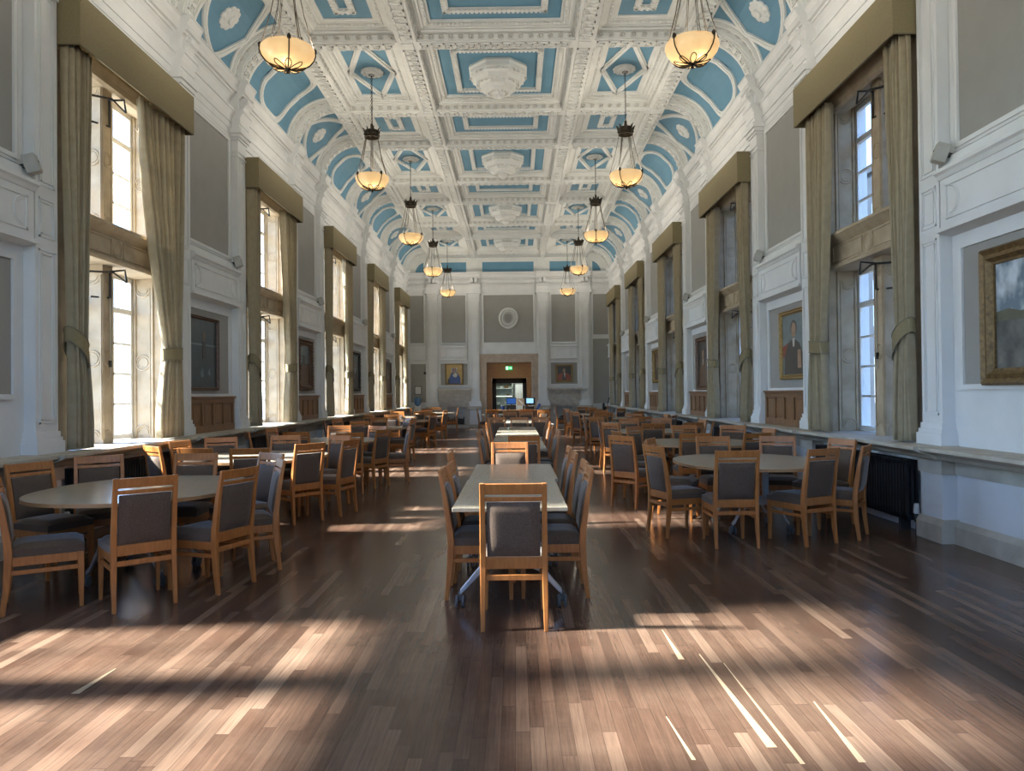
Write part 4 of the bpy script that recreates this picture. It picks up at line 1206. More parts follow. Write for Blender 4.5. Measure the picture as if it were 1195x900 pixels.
# ------------------------------------------------------------------ chairs
def make_chair():
    t = thing('dining_chair', 'x', 'chair')
    for sx in (-1, 1):
        b = MB(M_WOODC)
        x = sx * .197
        b.bar([(x + sx * .004, -.258, 0), (x + sx * .002, -.234, .20), (x, -.222, .40), (x, -.228, .50), (x, -.262, .74), (x, -.302, .945)],
              [(.026, .032), (.034, .042), (.038, .05), (.038, .048), (.034, .036), (.032, .026)])
        b.build('leg', t, bevel=.005)
    for sx in (-1, 1):
        b = MB(M_WOODC); x = sx * .196
        b.bar([(x + sx * .002, .216, 0), (x, .215, .22), (x, .212, .40)], [(.024, .026), (.034, .038), (.038, .042)])
        b.build('leg', t, bevel=.004)
    def back(z):      # y of the back plane at height z
        for (z0, y0), (z1, y1) in zip(((.40, -.222), (.50, -.228), (.74, -.262)), ((.50, -.228), (.74, -.262), (.945, -.302))):
            if z <= z1 + 1e-6: return y0 + (y1 - y0) * (z - z0) / (z1 - z0)
        return -.302
    def rail(z0, z1, th, bow, name, mat=M_WOODC, hw=.182, off=0):
        b = MB(mat); vs = []; fs = []; n = 8
        for i in range(n + 1):
            x = -hw + 2 * hw * i / n; q = bow * (1 - (x / hw) ** 2)
            for z, d in ((z0, -th / 2), (z0, th / 2), (z1, th / 2), (z1, -th / 2)): vs.append((x, back(z) - q + d + off, z))
        for i in range(n):
            for k in range(4): fs.append((4 * i + k, 4 * i + 4 + k, 4 * i + 4 + (k + 1) % 4, 4 * i + (k + 1) % 4))
        fs += [(0, 1, 2, 3), (4 * n + 3, 4 * n + 2, 4 * n + 1, 4 * n)]
        b.add(vs, fs); return b.build(name, t, bevel=.004)
    rail(.872, .942, .022, .008, 'top_rail'); rail(.828, .857, .020, .008, 'back_slat'); rail(.388, .466, .024, .0, 'back_rail')
    # upholstered back, both faces domed
    b = MB(M_FAB); n = 10; vs = []; fs = []
    zz = [.470 + (.822 - .470) * j / n for j in range(n + 1)]
    for sgn in (-1, 1):
        for z in zz:
            for i in range(n + 1):
                u = -1 + 2 * i / n; v = -1 + 2 * (z - .470) / (.822 - .470)
                dome = (1 - abs(u) ** 5) * (1 - abs(v) ** 5)
                vs.append((u * .172 * (1 - .012 * (1 - dome)), back(z) + sgn * (.009 + .024 * dome ** .5), z))
    m = (n + 1) * (n + 1)
    for j in range(n):
        for i in range(n):
            a = j * (n + 1) + i
            fs.append((a, a + 1, a + n + 2, a + n + 1)); fs.append((m + a, m + a + n + 1, m + a + n + 2, m + a + 1))
    for i in range(n):
        fs.append((i, m + i, m + i + 1, i + 1)); a = n * (n + 1) + i; fs.append((a, a + 1, m + a + 1, m + a))
        a = i * (n + 1); fs.append((a, a + n + 1, m + a + n + 1, m + a)); a = i * (n + 1) + n; fs.append((a, m + a, m + a + n + 1, a + n + 1))
    b.add(vs, fs); b.build('back_cushion', t, smooth=True)
    # seat cushion
    b = MB(M_FAB); vs = []; fs = []
    for lay in range(2):
        for j in range(n + 1):
            for i in range(n + 1):
                u = -1 + 2 * i / n; v = -1 + 2 * j / n
                dome = (1 - abs(u) ** 6) * (1 - abs(v) ** 6)
                hw = .212 - .006 * (1 - v) ; y = .012 + v * .224
                if lay and False: pass
                z = (.398 if lay == 0 else .452 + .036 * dome ** .5)
                vs.append((u * hw, y, z))
    for j in range(n):
        for i in range(n):
            a = j * (n + 1) + i
            fs.append((a, a + n + 1, a + n + 2, a + 1)); fs.append((m + a, m + a + 1, m + a + n + 2, m + a + n + 1))
    for i in range(n):
        fs.append((i, i + 1, m + i + 1, m + i)); a = n * (n + 1) + i; fs.append((a, m + a, m + a + 1, a + 1))
        a = i * (n + 1); fs.append((a, m + a, m + a + n + 1, a + n + 1)); a = i * (n + 1) + n; fs.append((a, a + n + 1, m + a + n + 1, m + a))
    b.add(vs, fs); b.build('seat_cushion', t, smooth=True)
    b = MB(M_WOODC)
    b.box(-.18, .18, .200, .222, .335, .398)
    for sx in (-1, 1): b.box(sx * .185, sx * .207, -.2, .2, .335, .398)
    b.build('seat_frame', t, bevel=.003, seg=1)
    for x0, x1, y0, y1, z0, z1 in ((-.206, -.186, -.215, .2, .275, .305), (.186, .206, -.215, .2, .275, .305), (-.18, .18, -.245, -.225, .318, .355)):
        b = MB(M_WOODC); b.box(x0, x1, y0, y1, z0, z1); b.build('stretcher', t, bevel=.003, seg=1)
    return t
chair0 = make_chair(); chair0_used = [False]
def chair(kind, x, y, h, label, group):
    a = math.radians(h); fx, fy = math.sin(a), math.cos(a)
    k = .27 if kind == 'f' else .305
    loc = (x + fx * k, y + fy * k, 0)
    lab = 'wooden chair ' + label
    if not chair0_used[0]:
        chair0.location = loc; chair0.rotation_euler = (0, 0, -a); chair0['label'] = lab; chair0['group'] = group; chair0_used[0] = True
        return chair0
    return dup(chair0, loc, -a, lab, group)

# ------------------------------------------------------------------ tables
def leg_frame(t, y, span, zt):
    b = MB(M_SILVER)
    for x in (-.055, .055): b.box(x - .03, x + .03, y - .02, y + .02, .34, zt - .03)
    b.box(-.30, .30, y - .02, y + .02, zt - .045, zt)
    b.box(-.10, .10, y - .026, y + .026, .31, .40)
    for sx in (-1, 1):
        vs = []
        for x, z, h, w in ((.05, .355, .075, .05), (.20, .28, .06, .048), (span - .03, .135, .045, .044), (span, .105, .035, .04)):
            for dy, dz in ((-w / 2, -h / 2), (w / 2, -h / 2), (w / 2, h / 2), (-w / 2, h / 2)): vs.append((sx * x, y + dy, z + dz))
        fs = []
        for q in range(3):
            for i in range(4):
                f = (4 * q + i, 4 * q + (i + 1) % 4, 4 * q + 4 + (i + 1) % 4, 4 * q + 4 + i)
                fs.append(f if sx < 0 else f[::-1])
        fs += [(0, 1, 2, 3) if sx > 0 else (3, 2, 1, 0), (12, 13, 14, 15) if sx < 0 else (15, 14, 13, 12)]
        b.add(vs, fs)
    fo = b.build('leg_frame', t, bevel=.003, seg=1)
    RYm = Matrix.Rotation(PI / 2, 3, 'Y')
    for sx in (-1, 1):
        c = MB(M_CASTOR)
        for e in (-.022, .022): c.lathe([(0, -.011), (.036, -.011), (.044, -.006), (.044, .006), (.036, .011), (0, .011)], (sx * span + e, y - .02, .044), 18, None, RYm)
        c.tube([(sx * span, y - .02, .044), (sx * span, y, .075), (sx * span, y, .105)], .015, 8)
        c.build('castor', fo, smooth=True)
def make_oval():
    t = thing('oval_table', 'x', 'table')
    a, bb, zt, th = .81, .93, .742, .028
    for sg in (-1, 1):
        m = MB(M_TABLE); n = 26; pts = []
        for i in range(n + 1):
            al = PI * i / n; e = 2 / 2.25
            pts.append((math.copysign(abs(math.cos(al)) ** e, math.cos(al)) * a, sg * (.0015 + max(0.0, math.sin(al)) ** e * (bb - .0015))))
        if sg < 0: pts = pts[::-1]
        N_ = len(pts)
        top = [(x, y, zt) for x, y in pts]; bot = [(x, y, zt - th) for x, y in pts]
        m.add(top, [tuple(range(N_))], M_TABLE); m.add(bot, [tuple(range(N_))[::-1]], M_TABLE)
        m.add(bot + top, [(i, (i + 1) % N_, N_ + (i + 1) % N_, N_ + i) for i in range(N_)], M_TEDGE)
        m.build('tabletop_half', t)
    for y in (-.33, .33): leg_frame(t, y, .30, zt - th)
    return t
oval0 = make_oval()
OVALS = {}
def oval_table(key, x, y, label, first=[True]):
    if first[0]:
        oval0.location = (x, y, 0); oval0['label'] = label; oval0['group'] = 'oval tables along the windows'; first[0] = False
    else: dup(oval0, (x, y, 0), 0, label, 'oval tables along the windows')
for n, (x, y) in enumerate(((-2.88, 6.17), (-2.99, 9.3), (-2.9, 12.35), (-3.08, 16.85), (-3.05, 21.3), (-3.08, 25.1), (-3.05, 29.8))):
    oval_table('L%d' % n, x, y, '%s oval pale laminate table in the row by the left windows' % ['nearest', 'second', 'third', 'fourth', 'fifth', 'sixth', 'seventh'][n])
for n, (x, y) in enumerate(((2.84, 8.03), (3.05, 11.08), (3.0, 14.45), (3.05, 18.0), (3.05, 21.8), (3.1, 26.0), (3.0, 29.8))):
    oval_table('R%d' % n, x, y, '%s oval pale laminate table in the row by the right windows' % ['nearest', 'second', 'third', 'fourth', 'fifth', 'sixth', 'seventh'][n])
def rect_table(x, y0, y1, w, label, fa=.28, fb=.12):
    t = thing('rectangular_table', label, 'table', (x, (y0 + y1) / 2, 0), 0, 'rectangular tables down the middle')
    L = (y1 - y0) / 2; zt, th = .742, .028
    m = MB(M_TABLE); m.box(-w / 2, w / 2, -L, L, zt - th, zt); m.build('tabletop', t, bevel=.003, seg=1)
    for y in (-L + fa, L - fb): leg_frame(t, y, .36, zt - th)
    return t
rect_table(.225, 4.90, 6.50, .78, 'pale rectangular table behind the lone front chair')
rect_table(.245, 6.505, 7.90, .80, 'pale rectangular table pushed against the back of the front one', .10, .55)
rect_table(.31, 10.02, 11.80, .78, 'rectangular table at the near end of the second middle row')
rect_table(.305, 11.805, 13.40, .79, 'second rectangular table of the second middle row')
rect_table(.30, 13.405, 15.0, .80, 'sunlit rectangular table, third of the second middle row')
rect_table(.30, 15.005, 16.6, .81, 'rectangular table at the far end of the second middle row')
rect_table(.32, 18.6, 20.2, .80, 'rectangular table at the near end of the third middle row')
rect_table(.32, 20.205, 21.8, .80, 'rectangular table at the far end of the third middle row')
rect_table(-.55, 25.8, 27.4, .80, 'orange lit rectangular table standing left of the service counter')

TL = ['nearest', 'second', 'third', 'fourth', 'fifth', 'sixth', 'seventh']
GO = 'chairs around the oval tables'
def oset(side, n, rows):
    for kind, x, y, h, ph in rows:
        chair(kind, x, y, h, '%s, %s left oval table' % (ph, TL[n]) if side < 0 else '%s, %s right oval table' % (ph, TL[n]), GO)
NEAR, NA, NWN, AIS, FA, FAR, FW, WIN = 'with its back to us at the near side', 'at the near aisle corner', 'at the near window corner', 'on the aisle side', 'at the far aisle corner', 'facing us on the far side', 'at the far window corner', 'on the window side'
oset(-1, 0, [('f', -3.41, 5.20, 58, 'at the photo edge, near window corner'), ('f', -2.38, 5.20, -40, 'with its back to us at the near side'), ('f', -1.92, 5.72, -70, 'turned half away at the near aisle corner'),
             ('f', -1.86, 6.50, -116, 'end-on, nearer of the two bluish aisle side chairs'), ('t', -2.14, 7.20, -140, 'farther of the two bluish aisle side chairs'), ('t', -2.92, 7.27, 178, 'dark, facing us on the far side'), ('t', -3.80, 7.10, 147, 'dark, facing us at the far window corner'), ('t', -4.02, 6.40, 112, 'dark, beside the wall on the window side')])
oset(-1, 1, [('f', -2.18, 8.62, -52, 'turned half away, nearer on the aisle side'), ('f', -1.84, 9.22, -74, 'turned half away, farther on the aisle side'), ('t', -2.2, 10.28, -146, 'facing us at the far aisle corner'), ('t', -3.02, 10.42, 176, 'facing us on the far side'),
             ('t', -3.80, 10.05, 155, 'facing us at the far window corner'), ('t', -3.25, 7.97, 10, 'with pale sunlit rail on the near side'), ('t', -2.62, 7.9, -10, 'with dark shaded back on the near side'), ('t', -3.95, 8.42, 40, 'sunlit, backing the radiator near the window'), ('t', -4.03, 9.30, 100, 'in the middle of the window side')])
oset(-1, 2, [('t', -3.13, 11.25, 5, 'with its back to us at the near side'), ('t', -2.22, 10.95, -28, 'with dark back at the near aisle corner'), ('f', -1.90, 11.85, -66, 'turned half away, nearer on the aisle side'), ('f', -1.62, 12.78, -105, 'end-on with bluish back, farther on the aisle side'),
             ('t', -2.22, 13.2, -150, 'facing us with bluish back at the far aisle corner'), ('t', -2.98, 13.45, 172, 'facing us with sunlit rail on the far side'), ('t', -4.0, 11.55, 62, 'at the near window corner'), ('t', -4.02, 12.75, 98, 'at the far window corner')])
oset(-1, 3, [('t', -3.1, 15.7, 0, NEAR), ('t', -2.05, 16.55, -80, AIS), ('t', -4.0, 16.2, 72, NWN), ('t', -4.0, 17.4, 112, FW), ('t', -3.1, 18.0, -176, FAR), ('t', -2.3, 17.45, -125, FA)])
oset(-1, 4, [('t', -3.16, 20.15, 8, NEAR), ('t', -3.84, 20.4, 30, NWN), ('f', -2.14, 21.2, -68, AIS), ('t', -3.55, 22.45, 168, FAR), ('t', -2.35, 22.35, -148, FA), ('t', -4.02, 21.4, 92, WIN)])
oset(-1, 5, [('t', -2.85, 23.95, -4, NEAR), ('f', -2.12, 24.65, -76, NA), ('t', -3.6, 24.1, 24, NWN), ('t', -2.12, 25.5, -96, AIS), ('t', -4.03, 25.2, 88, WIN), ('t', -2.95, 26.3, 180, FAR)])
oset(-1, 6, [('t', -3.2, 28.6, 4, NEAR), ('t', -2.05, 29.7, -90, AIS), ('t', -4.0, 29.7, 90, WIN), ('t', -3.1, 31.0, 180, FAR)])
oset(1, 0, [('f', 1.74, 7.70, 72, 'seen from behind at the near aisle corner'), ('f', 2.38, 6.98, 0, 'square on, back to us at the near side'), ('f', 3.24, 7.10, -26, 'turned slightly left, near window corner'), ('f', 3.82, 7.46, -54, 'end-on beside the dark radiator'),
            ('t', 4.04, 8.42, -108, 'facing left on the window side'), ('t', 3.52, 9.08, -166, 'facing us with glossy rail at the far window corner'), ('t', 2.74, 9.16, 180, 'facing us on the far side'), ('t', 1.9, 8.86, 114, 'at the far aisle corner')])
oset(1, 1, [('t', 2.70, 9.86, 2, 'with its back to us on the near side'), ('f', 1.66, 9.52, 48, 'with pale sunlit post at the near aisle corner'), ('f', 1.76, 10.62, 80, 'on the aisle side'), ('t', 3.50, 9.75, -20, 'dark, back to us at the near window corner'),
            ('t', 4.08, 10.95, -96, 'on the window side'), ('t', 3.86, 12.05, -150, 'facing us at the far window corner'), ('t', 3.10, 12.25, 178, 'facing us on the far side'), ('t', 2.2, 12.0, 132, 'at the far aisle corner')])
oset(1, 2, [('t', 2.74, 13.1, 0, NEAR), ('t', 2.02, 13.55, 50, NA), ('t', 1.92, 14.6, 92, AIS), ('t', 4.05, 13.9, -72, NWN), ('t', 4.05, 14.72, -98, FW), ('t', 2.7, 15.65, 180, FAR), ('t', 3.42, 15.72, -170, 'facing us, farther on the window side'), ('t', 3.5, 13.25, -20, 'with its back to us beside the near window corner')])
oset(1, 3, [('t', 3.2, 16.72, 0, NEAR), ('f', 2.14, 16.75, 40, NA), ('t', 4.05, 17.35, -62, NWN), ('t', 1.95, 18.1, 92, AIS), ('t', 2.5, 19.15, 160, FA), ('t', 4.06, 18.3, -94, FW), ('t', 3.4, 19.25, -170, FAR)])
oset(1, 4, [('t', 2.8, 20.5, 4, NEAR), ('t', 3.8, 20.8, -38, NWN), ('t', 2.0, 21.2, 62, NA), ('t', 1.98, 22.2, 98, AIS), ('t', 4.06, 22.0, -92, WIN), ('t', 3.0, 23.1, 180, FAR)])
oset(1, 5, [('t', 3.9, 25.0, -38, NWN), ('f', 2.1, 25.4, 75, NA), ('t', 3.0, 24.7, 0, NEAR), ('t', 2.0, 26.4, 100, AIS), ('t', 4.06, 26.3, -96, WIN), ('t', 3.1, 27.3, 180, FAR)])
oset(1, 6, [('t', 2.9, 28.5, 0, NEAR), ('t', 1.9, 29.8, 90, AIS), ('t', 4.05, 29.8, -90, WIN)])
GM = 'chairs along the middle tables'
for kind, x, y, h, lab in (
    ('f', .25, 4.62, 0, 'alone at the front end of the middle tables, back to us'),
    ('f', -.26, 5.54, 90, 'nearest on the left of the front middle table'), ('f', -.24, 6.02, 90, 'second on the left of the front middle table'), ('f', -.34, 7.08, 90, 'third along the left of the front middle tables'),
    ('f', .80, 5.56, -90, 'nearest on the right of the front middle table'), ('f', .81, 6.05, -90, 'second on the right of the front middle table'), ('f', .80, 6.92, -90, 'third along the right of the front middle tables'), ('f', .80, 7.62, -90, 'fourth along the right of the front middle tables'),
    ('t', .20, 8.42, 180, 'facing us with sunlit grey back behind the front middle tables'), ('t', .38, 9.70, 0, 'with its back to us before the second middle row'),
    ('t', -.29, 10.75, 90, 'first on the left of the second middle row'), ('t', -.30, 11.32, 90, 'second on the left of the second middle row'), ('t', -.29, 12.6, 90, 'third on the left of the second middle row'), ('t', -.30, 14.2, 90, 'fourth on the left of the second middle row'), ('t', -.30, 15.75, 90, 'fifth on the left of the second middle row'),
    ('t', .92, 10.8, -90, 'first on the right of the second middle row'), ('t', .93, 11.35, -90, 'second on the right of the second middle row'), ('t', .94, 12.9, -90, 'third on the right of the second middle row'), ('t', .95, 14.3, -90, 'fourth on the right of the second middle row'), ('t', .95, 15.6, -90, 'fifth on the right of the second middle row'),
    ('t', -.17, 17.1, 180, 'left of the three across the end of the second middle row'), ('t', .36, 17.08, 180, 'middle of the three across the end of the second middle row'), ('t', .86, 17.1, 184, 'right of the three across the end of the second middle row'),
    ('t', -.30, 19.2, 90, 'nearer on the left of the third middle row'), ('t', -.30, 20.95, 90, 'farther on the left of the third middle row'), ('t', .95, 19.4, -90, 'nearer on the right of the third middle row'), ('t', .95, 20.95, -90, 'farther on the right of the third middle row'),
    ('t', .10, 22.5, 180, 'left of two facing us at the end of the third middle row'), ('t', .60, 22.48, 180, 'right of two facing us at the end of the third middle row'),
    ('t', -1.14, 26.62, 90, 'on the left of the orange lit table by the counter'), ('t', .06, 26.65, -90, 'on the right of the orange lit table by the counter'), ('t', -.55, 25.4, 0, 'with its back to us before the orange lit table'),
    ('t', .62, 25.3, 0, 'standing alone before the service counter, left one'), ('t', 1.2, 24.2, 20, 'standing alone before the service counter, right one')):
    chair(kind, x, y, h, lab, GM)

# ------------------------------------------------------------------ service counter and what is on it
YC = 30.4
t = thing('service_counter', 'low brown service counter before the doorway carrying monitors', 'counter', (.55, YC, 0))
b = MB(M_OAK); b.box(-1.15, 1.15, -.32, .32, 0, .78); b.build('body', t)
b = MB(M_OAK); b.box(-1.2, 1.2, -.36, .36, .78, .82); b.build('worktop', t, bevel=.005, seg=1)
b = MB(M_DKFRAME)
for x in (-.85, -.28, .28, .85): b.box(x - .24, x + .24, -.335, -.32, .10, .70)
b.build('front_panel', t)
t = thing('monitor', 'black monitor with deep blue screen left of the cardboard box', 'monitor', (.10, YC - .1, .82))
b = MB(M_BLACK); b.box(-.21, .21, -.03, .02, .23, .50); b.build('housing', t, bevel=.006, seg=1)
b = MB(M_SCREENB); b.box(-.185, .185, -.034, -.029, .255, .475); b.build('screen', t)
b = MB(M_BLACK); b.box(-.20, .20, -.10, .12, 0, .20); b.box(-.03, .03, -.01, .03, .19, .25); b.build('till_base', t, bevel=.006, seg=1)
t = thing('monitor', 'black monitor with light blue screen right of the cardboard box', 'monitor', (.88, YC - .1, .82))
b = MB(M_BLACK); b.box(-.21, .21, -.03, .02, .20, .50); b.build('housing', t, bevel=.006, seg=1)
b = MB(M_SCREENL); b.box(-.15, .14, -.034, -.029, .27, .47); b.build('screen', t)
b = MB(M_BLACK); b.box(-.17, .17, -.10, .12, 0, .14); b.box(-.03, .03, -.01, .03, .13, .21); b.build('till_base', t, bevel=.006, seg=1)
b = MB(M_PAPER); b.box(-.07, .14, -.13, -.05, .14, .175); b.build('receipt_roll', t)
t = thing('box_stand', 'small pale stand carrying the cardboard box between the monitors', 'stand', (.50, YC - .12, .82))
b = MB(M_GREYP); b.box(-.19, .19, -.13, .13, .17, .195); b.build('shelf', t)
for x in (-.16, .16):
    b = MB(M_GREYP); b.box(x - .012, x + .012, -.11, .11, 0, .17); b.build('leg', t)
t = thing('cardboard_box', 'brown cardboard box standing between the two monitors', 'box', (.49, YC - .12, 1.016))
b = MB(M_CARD); b.box(-.155, .155, -.11, .11, 0, .27); b.build('carton', t, bevel=.004, seg=1)
b = MB(M_PAPER); b.add([(-.10, -.112, .20), (-.06, -.112, .24), (.12, -.112, .06), (.08, -.112, .02)], [(3, 2, 1, 0)]); b.build('tape', t)
b = MB(M_BLUEP)
b.prism([(-.12, 0), (.0, 0), (.12, .24), (.02, .24)], 'y', -.10, .10)
o = b.build('leaflet_holder'); o.location = (1.22, YC - .1, .82); tag(o, 'blue slanted holder at the right end of the counter', 'holder')
t = thing('plastic_tub', 'small blue and white tub on the counter left of the monitors', 'tub', (-.25, YC - .1, .82))
b = MB(M_BLUEP); b.lathe([(.06, .0), (.075, .16), (.07, .16), (.056, .01)], (0, 0, 0), 16); b.build('tub_wall', t, smooth=True)
b = MB(M_PAPER); b.lathe([(.077, .16), (.077, .19), (0, .195)], (0, 0, 0), 16); b.build('lid', t, smooth=True)
for i, x in enumerate((1.36, 1.45, 1.54)):
    b = MB(M_PAPER); b.lathe([(.028, 0), (.036, .09), (.033, .09), (.026, .005)], (0, 0, 0), 12); o = b.build('paper_cup', smooth=True); o.location = (x + .08, YC - .05, .82)
    tag(o, ['first white cup left of the three at the counter end', 'middle white cup of the three at the counter end', 'last white cup right of the three at the counter end'][i], 'cup', 'cups at the counter end')
# small table under the cups is the counter itself: widen it
# exit sign
t = thing('exit_sign', 'lit green exit sign hanging in the doorway over the end wall opening', 'sign', (0, YE - .02, 2.635))
b = MB(M_GREEN); b.box(-.15, .15, -.02, .02, -.085, .085); b.build('sign_board', t)
b = MB(M_SIGNW)
b.box(-.13, -.035, -.022, -.019, -.065, .065)
m_ = [[(.0, .03), (.055, .03), (.055, .052), (.0, .052)], [(.04, .062), (.04, .018), (.10, .04)]]
for p_ in ([(.02, .012), (.075, .012), (.075, -.012), (.02, -.012)], [(.07, .04), (.07, -.04), (.125, 0)]): b.prism(p_, 'y', -.023, -.018)
b.build('arrow_symbol', t)
b = MB(M_GREEN)
b.prism(ell(-.075, .04, .013, .013, 10), 'y', -.026, -.02)
b.prism([(-.10, .015), (-.07, .027), (-.06, .0), (-.045, -.012), (-.05, -.022), (-.075, -.008), (-.08, -.02), (-.065, -.055), (-.08, -.055), (-.095, -.02), (-.12, -.035), (-.125, -.025), (-.095, -.005)], 'y', -.026, -.02)
b.build('running_figure', t)
for x in (-.1, .1):
    b = MB(M_IRON); b.box(x - .005, x + .005, -.005, .005, .085, .27); b.build('hanger', t)
# kitchen beyond
t = thing('steel_shelving', 'grey green steel shelves seen through the doorway', 'shelving', (-.25, YE + 4.3, 0))
b = MB(M_STEEL)
b.box(-.62, .40, .25, .3, 0, 2.4)
b.build('back_sheet', t)
for z in (.55, .95, 1.38, 1.75, 2.05):
    b = MB(M_STEEL); b.box(-.62, .40, -.25, .25, z - .02, z + .02); b.build('shelf', t)
b = MB(M_TUBE); b.box(-.55, .36, -.26, -.23, 1.345, 1.362); b.build('light_strip', t)
for x in (-.60, .38):
    b = MB(M_STEEL); b.box(x - .02, x + .02, -.25, .25, 0, 2.4); b.build('post', t)
for i, (x, z, r, m) in enumerate(((-.48, 1.402, .09, M_CARD), (-.20, 1.772, .10, M_PAPER), (.08, 1.772, .12, M_OAK), (.15, 1.402, .09, M_GOLD), (-.35, .972, .12, M_GREYP), (.05, .972, .12, M_PAPER))):
    b = MB(m); b.lathe([(r * .6, 0), (r, r * .8), (r * .9, r * .9), (r * .5, r * .1)], (0, 0, 0), 14); o = b.build('bowl', smooth=True); o.location = (-.25 + x, YE + 4.3, z + .0)
    tag(o, ['brown bowl at the left of the lit kitchen shelf', 'white bowl on the high kitchen shelf', 'dark brown bowl on the high kitchen shelf', 'golden bowl on the lit kitchen shelf', 'grey bowl on the low kitchen shelf', 'white bowl on the low kitchen shelf'][i], 'bowl', 'bowls on the kitchen shelves')
t = thing('steel_fridge', 'tall pale steel fridge seen through the doorway', 'fridge', (.62, YE + 4.3, 0))
b = MB(M_SASH); b.box(-.34, .34, -.3, .3, 0, 1.95); b.build('cabinet_body', t, bevel=.01, seg=1)
b = MB(M_IRON); b.box(.16, .19, -.33, -.30, 1.2, 1.7); b.build('handle', t)
for i, x in enumerate((.30, .42, .58, .72)):
    b = MB(M_PAPER); b.box(-.035, .035, -.004, .004, 0, .30); o = b.build('paper_sheet'); o.location = (x, YE + 3.985, 1.24)
    tag(o, '%s white paper strip stuck on the steel fridge' % ['first', 'second', 'third', 'fourth'][i], 'paper', 'paper strips on the fridge')
kl = bpy.data.lights.new('kitchen_light', 'POINT'); kl.energy = 60; kl.color = (.92, 1, .88); kl.shadow_soft_size = .3
ko = bpy.data.objects.new('kitchen_light', kl); COL.objects.link(ko); ko.location = (0, YE + 2.8, 2.6)
# water cooler, black stand
t = thing('water_cooler', 'white water cooler with blue bottle in the far left corner', 'water cooler', (-4.02, 31.95, 0))
b = MB(M_SASH); b.box(-.16, .16, -.16, .16, 0, .98); b.build('cabinet_body', t, bevel=.012, seg=1)
b = MB(M_WATER); b.lathe([(.05, .98), (.06, 1.02), (.135, 1.07), (.14, 1.12), (.132, 1.15), (.14, 1.18), (.14, 1.32), (.12, 1.36), (0, 1.37)], (0, 0, 0), 20); b.build('bottle', t, smooth=True)
b = MB(M_BLACK)
for x in (-.05, .05): b.box(x - .015, x + .015, -.2, -.16, .78, .82)
b.build('tap', t)
t = thing('floor_speaker', 'black gear with an upright arm on a small stand, far right corner', 'stand', (4.22, 31.6, 0))
b = MB(M_BLACK); b.box(-.16, .04, -.12, .12, 0, .80); b.prism([(-.16, .80), (.02, .80), (-.06, .95), (-.11, 1.05), (-.16, 1.02)], 'y', -.08, .08); b.build('case', t)
b = MB(M_BLACK); b.tube([(.03, 0, .70), (.06, 0, 1.05), (.13, 0, 1.28)], [.014, .014, .028], 8); b.build('arm', t)

# ------------------------------------------------------------------ outside
t = thing('neighbouring_building_outside', 'dark building across the courtyard, made tall to screen sky behind the right windows', 'building', (19, 14, -1.2))  # height and dark cladding shaped to cut sky light at the right windows
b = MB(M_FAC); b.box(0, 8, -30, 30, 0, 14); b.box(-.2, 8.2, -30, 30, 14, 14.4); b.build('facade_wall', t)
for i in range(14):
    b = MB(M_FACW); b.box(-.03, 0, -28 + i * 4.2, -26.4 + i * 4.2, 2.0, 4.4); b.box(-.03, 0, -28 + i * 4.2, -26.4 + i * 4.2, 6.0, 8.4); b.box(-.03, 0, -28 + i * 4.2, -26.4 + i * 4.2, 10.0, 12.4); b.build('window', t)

# ------------------------------------------------------------------ light
sun = bpy.data.lights.new('sun', 'SUN'); sun.energy = SUN_E; sun.angle = math.radians(3.6); sun.color = (1, .91, .79)
so = bpy.data.objects.new('sun', sun); COL.objects.link(so)
dirv = Vector((1, .06, -math.tan(math.radians(36)))).normalized()
so.rotation_euler = dirv.to_track_quat('-Z', 'Y').to_euler()
w = bpy.data.worlds.new('sky'); scene.world = w; w.use_nodes = True
nt = w.node_tree
sk = nt.nodes.new('ShaderNodeTexSky'); sk.sky_type = 'NISHITA'; sk.sun_disc = False
sk.sun_elevation = math.radians(36); sk.sun_rotation = math.radians(-90); sk.air_density = 1.0; sk.dust_density = .4; sk.ozone_density = 1.6
bg = nt.nodes['Background']; mx = nt.nodes.new('ShaderNodeMix'); mx.data_type = 'RGBA'; mx.blend_type = 'MULTIPLY'; mx.inputs[0].default_value = 1
mx.inputs[7].default_value = (.82 * SKY_E, .98 * SKY_E, 1.22 * SKY_E, 1); nt.links.new(sk.outputs[0], mx.inputs[6])
# the courtyard below the horizon: sunlit paving on the sun's side, paving in the shade of the hall on the other
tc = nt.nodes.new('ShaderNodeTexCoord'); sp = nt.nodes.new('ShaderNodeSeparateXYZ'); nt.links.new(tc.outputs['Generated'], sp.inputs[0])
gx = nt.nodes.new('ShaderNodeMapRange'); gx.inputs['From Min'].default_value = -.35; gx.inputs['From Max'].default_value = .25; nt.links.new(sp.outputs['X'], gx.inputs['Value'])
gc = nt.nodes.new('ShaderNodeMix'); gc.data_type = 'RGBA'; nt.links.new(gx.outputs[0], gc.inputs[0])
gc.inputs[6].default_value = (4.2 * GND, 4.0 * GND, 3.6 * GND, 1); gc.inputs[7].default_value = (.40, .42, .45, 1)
hz = nt.nodes.new('ShaderNodeMapRange'); hz.inputs['From Min'].default_value = -.01; hz.inputs['From Max'].default_value = .01; nt.links.new(sp.outputs['Z'], hz.inputs['Value'])
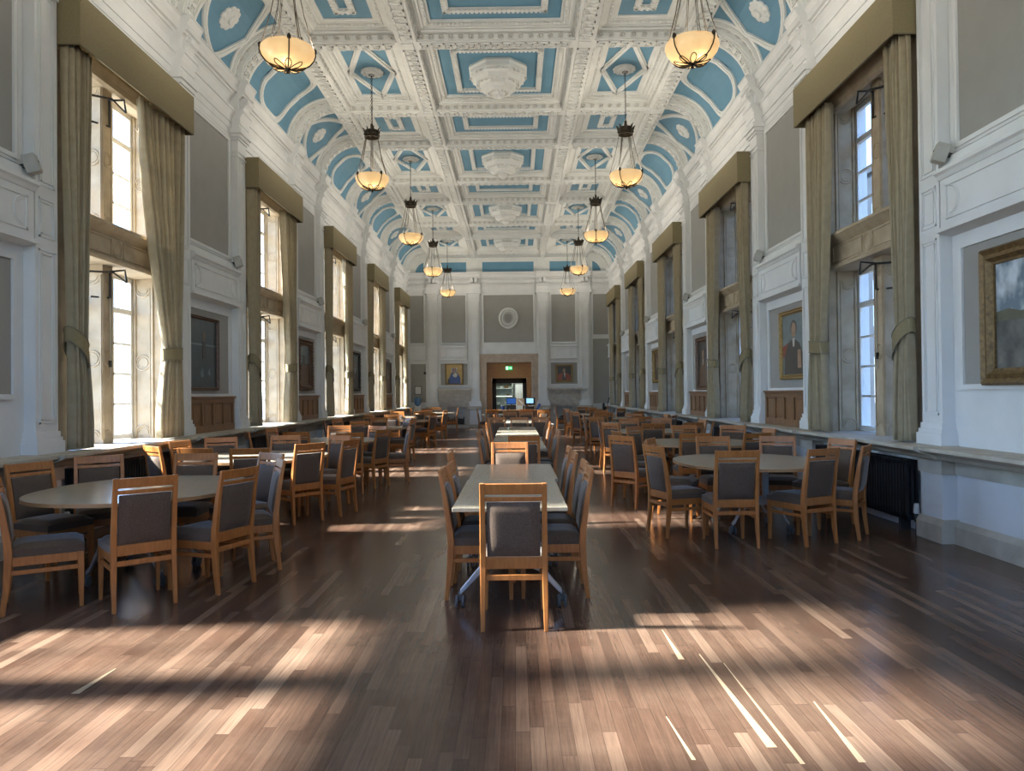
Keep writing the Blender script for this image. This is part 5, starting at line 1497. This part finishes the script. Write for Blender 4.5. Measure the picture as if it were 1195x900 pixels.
fx = nt.nodes.new('ShaderNodeMix'); fx.data_type = 'RGBA'; nt.links.new(hz.outputs[0], fx.inputs[0]); nt.links.new(gc.outputs[2], fx.inputs[6]); nt.links.new(mx.outputs[2], fx.inputs[7])
nt.links.new(fx.outputs[2], bg.inputs['Color']); bg.inputs['Strength'].default_value = 1.0
ya, yb = CS[0] - 1.1, CS[-1] + 1.1
for loc, rot, sx, sy in (((-5.14, (ya + yb) / 2, 3.15), (0, -PI / 2, 0), 4.5, yb - ya), ((5.14, (ya + yb) / 2, 3.15), (0, PI / 2, 0), 4.5, yb - ya), ((0, YB - .32, 4.05), (PI / 2, 0, 0), 6.4, 3.6)):
    a = bpy.data.lights.new('window_portal', 'AREA'); a.shape = 'RECTANGLE'; a.size = sx; a.size_y = sy
    a.cycles.is_portal = True
    o = bpy.data.objects.new('window_portal', a); COL.objects.link(o); o.location = loc; o.rotation_euler = rot
# ------------------------------------------------------------------ camera
cam = bpy.data.cameras.new('camera'); co = bpy.data.objects.new('camera', cam); COL.objects.link(co)
F = 850.0
cam.sensor_width = 36; cam.lens = F / 1195 * 36; cam.clip_start = .05; cam.clip_end = 300
Rm = Matrix.Rotation(math.atan(3.7 / F), 3, 'Z') @ Matrix.Rotation(PI / 2 + math.atan(9 / F), 3, 'X') @ Matrix.Rotation(-math.radians(.6), 3, 'Z')
co.matrix_world = Matrix.Translation((.27, 0, 1.51)) @ Rm.to_4x4()
scene.camera = co
scene.view_settings.view_transform = 'Standard'; scene.view_settings.look = 'None'; scene.view_settings.gamma = 1.0
scene.view_settings.use_curve_mapping = False
scene.view_settings.exposure = EXPO
scene.cycles.max_bounces = 10; scene.cycles.diffuse_bounces = 7; scene.cycles.transparent_max_bounces = 10
scene.cycles.caustics_reflective = False; scene.cycles.caustics_refractive = False
scene.cycles.sample_clamp_indirect = 1.5
scene.cycles.use_adaptive_sampling = False
scene.cycles.use_guiding = True
scene.cycles.use_surface_guiding = True
scene.cycles.guiding_training_samples = 64
for m in (M_BOWL, M_BULB, M_GREEN, M_SIGNW, M_SCREENB, M_SCREENL, M_TUBE): m.cycles.emission_sampling = 'NONE'
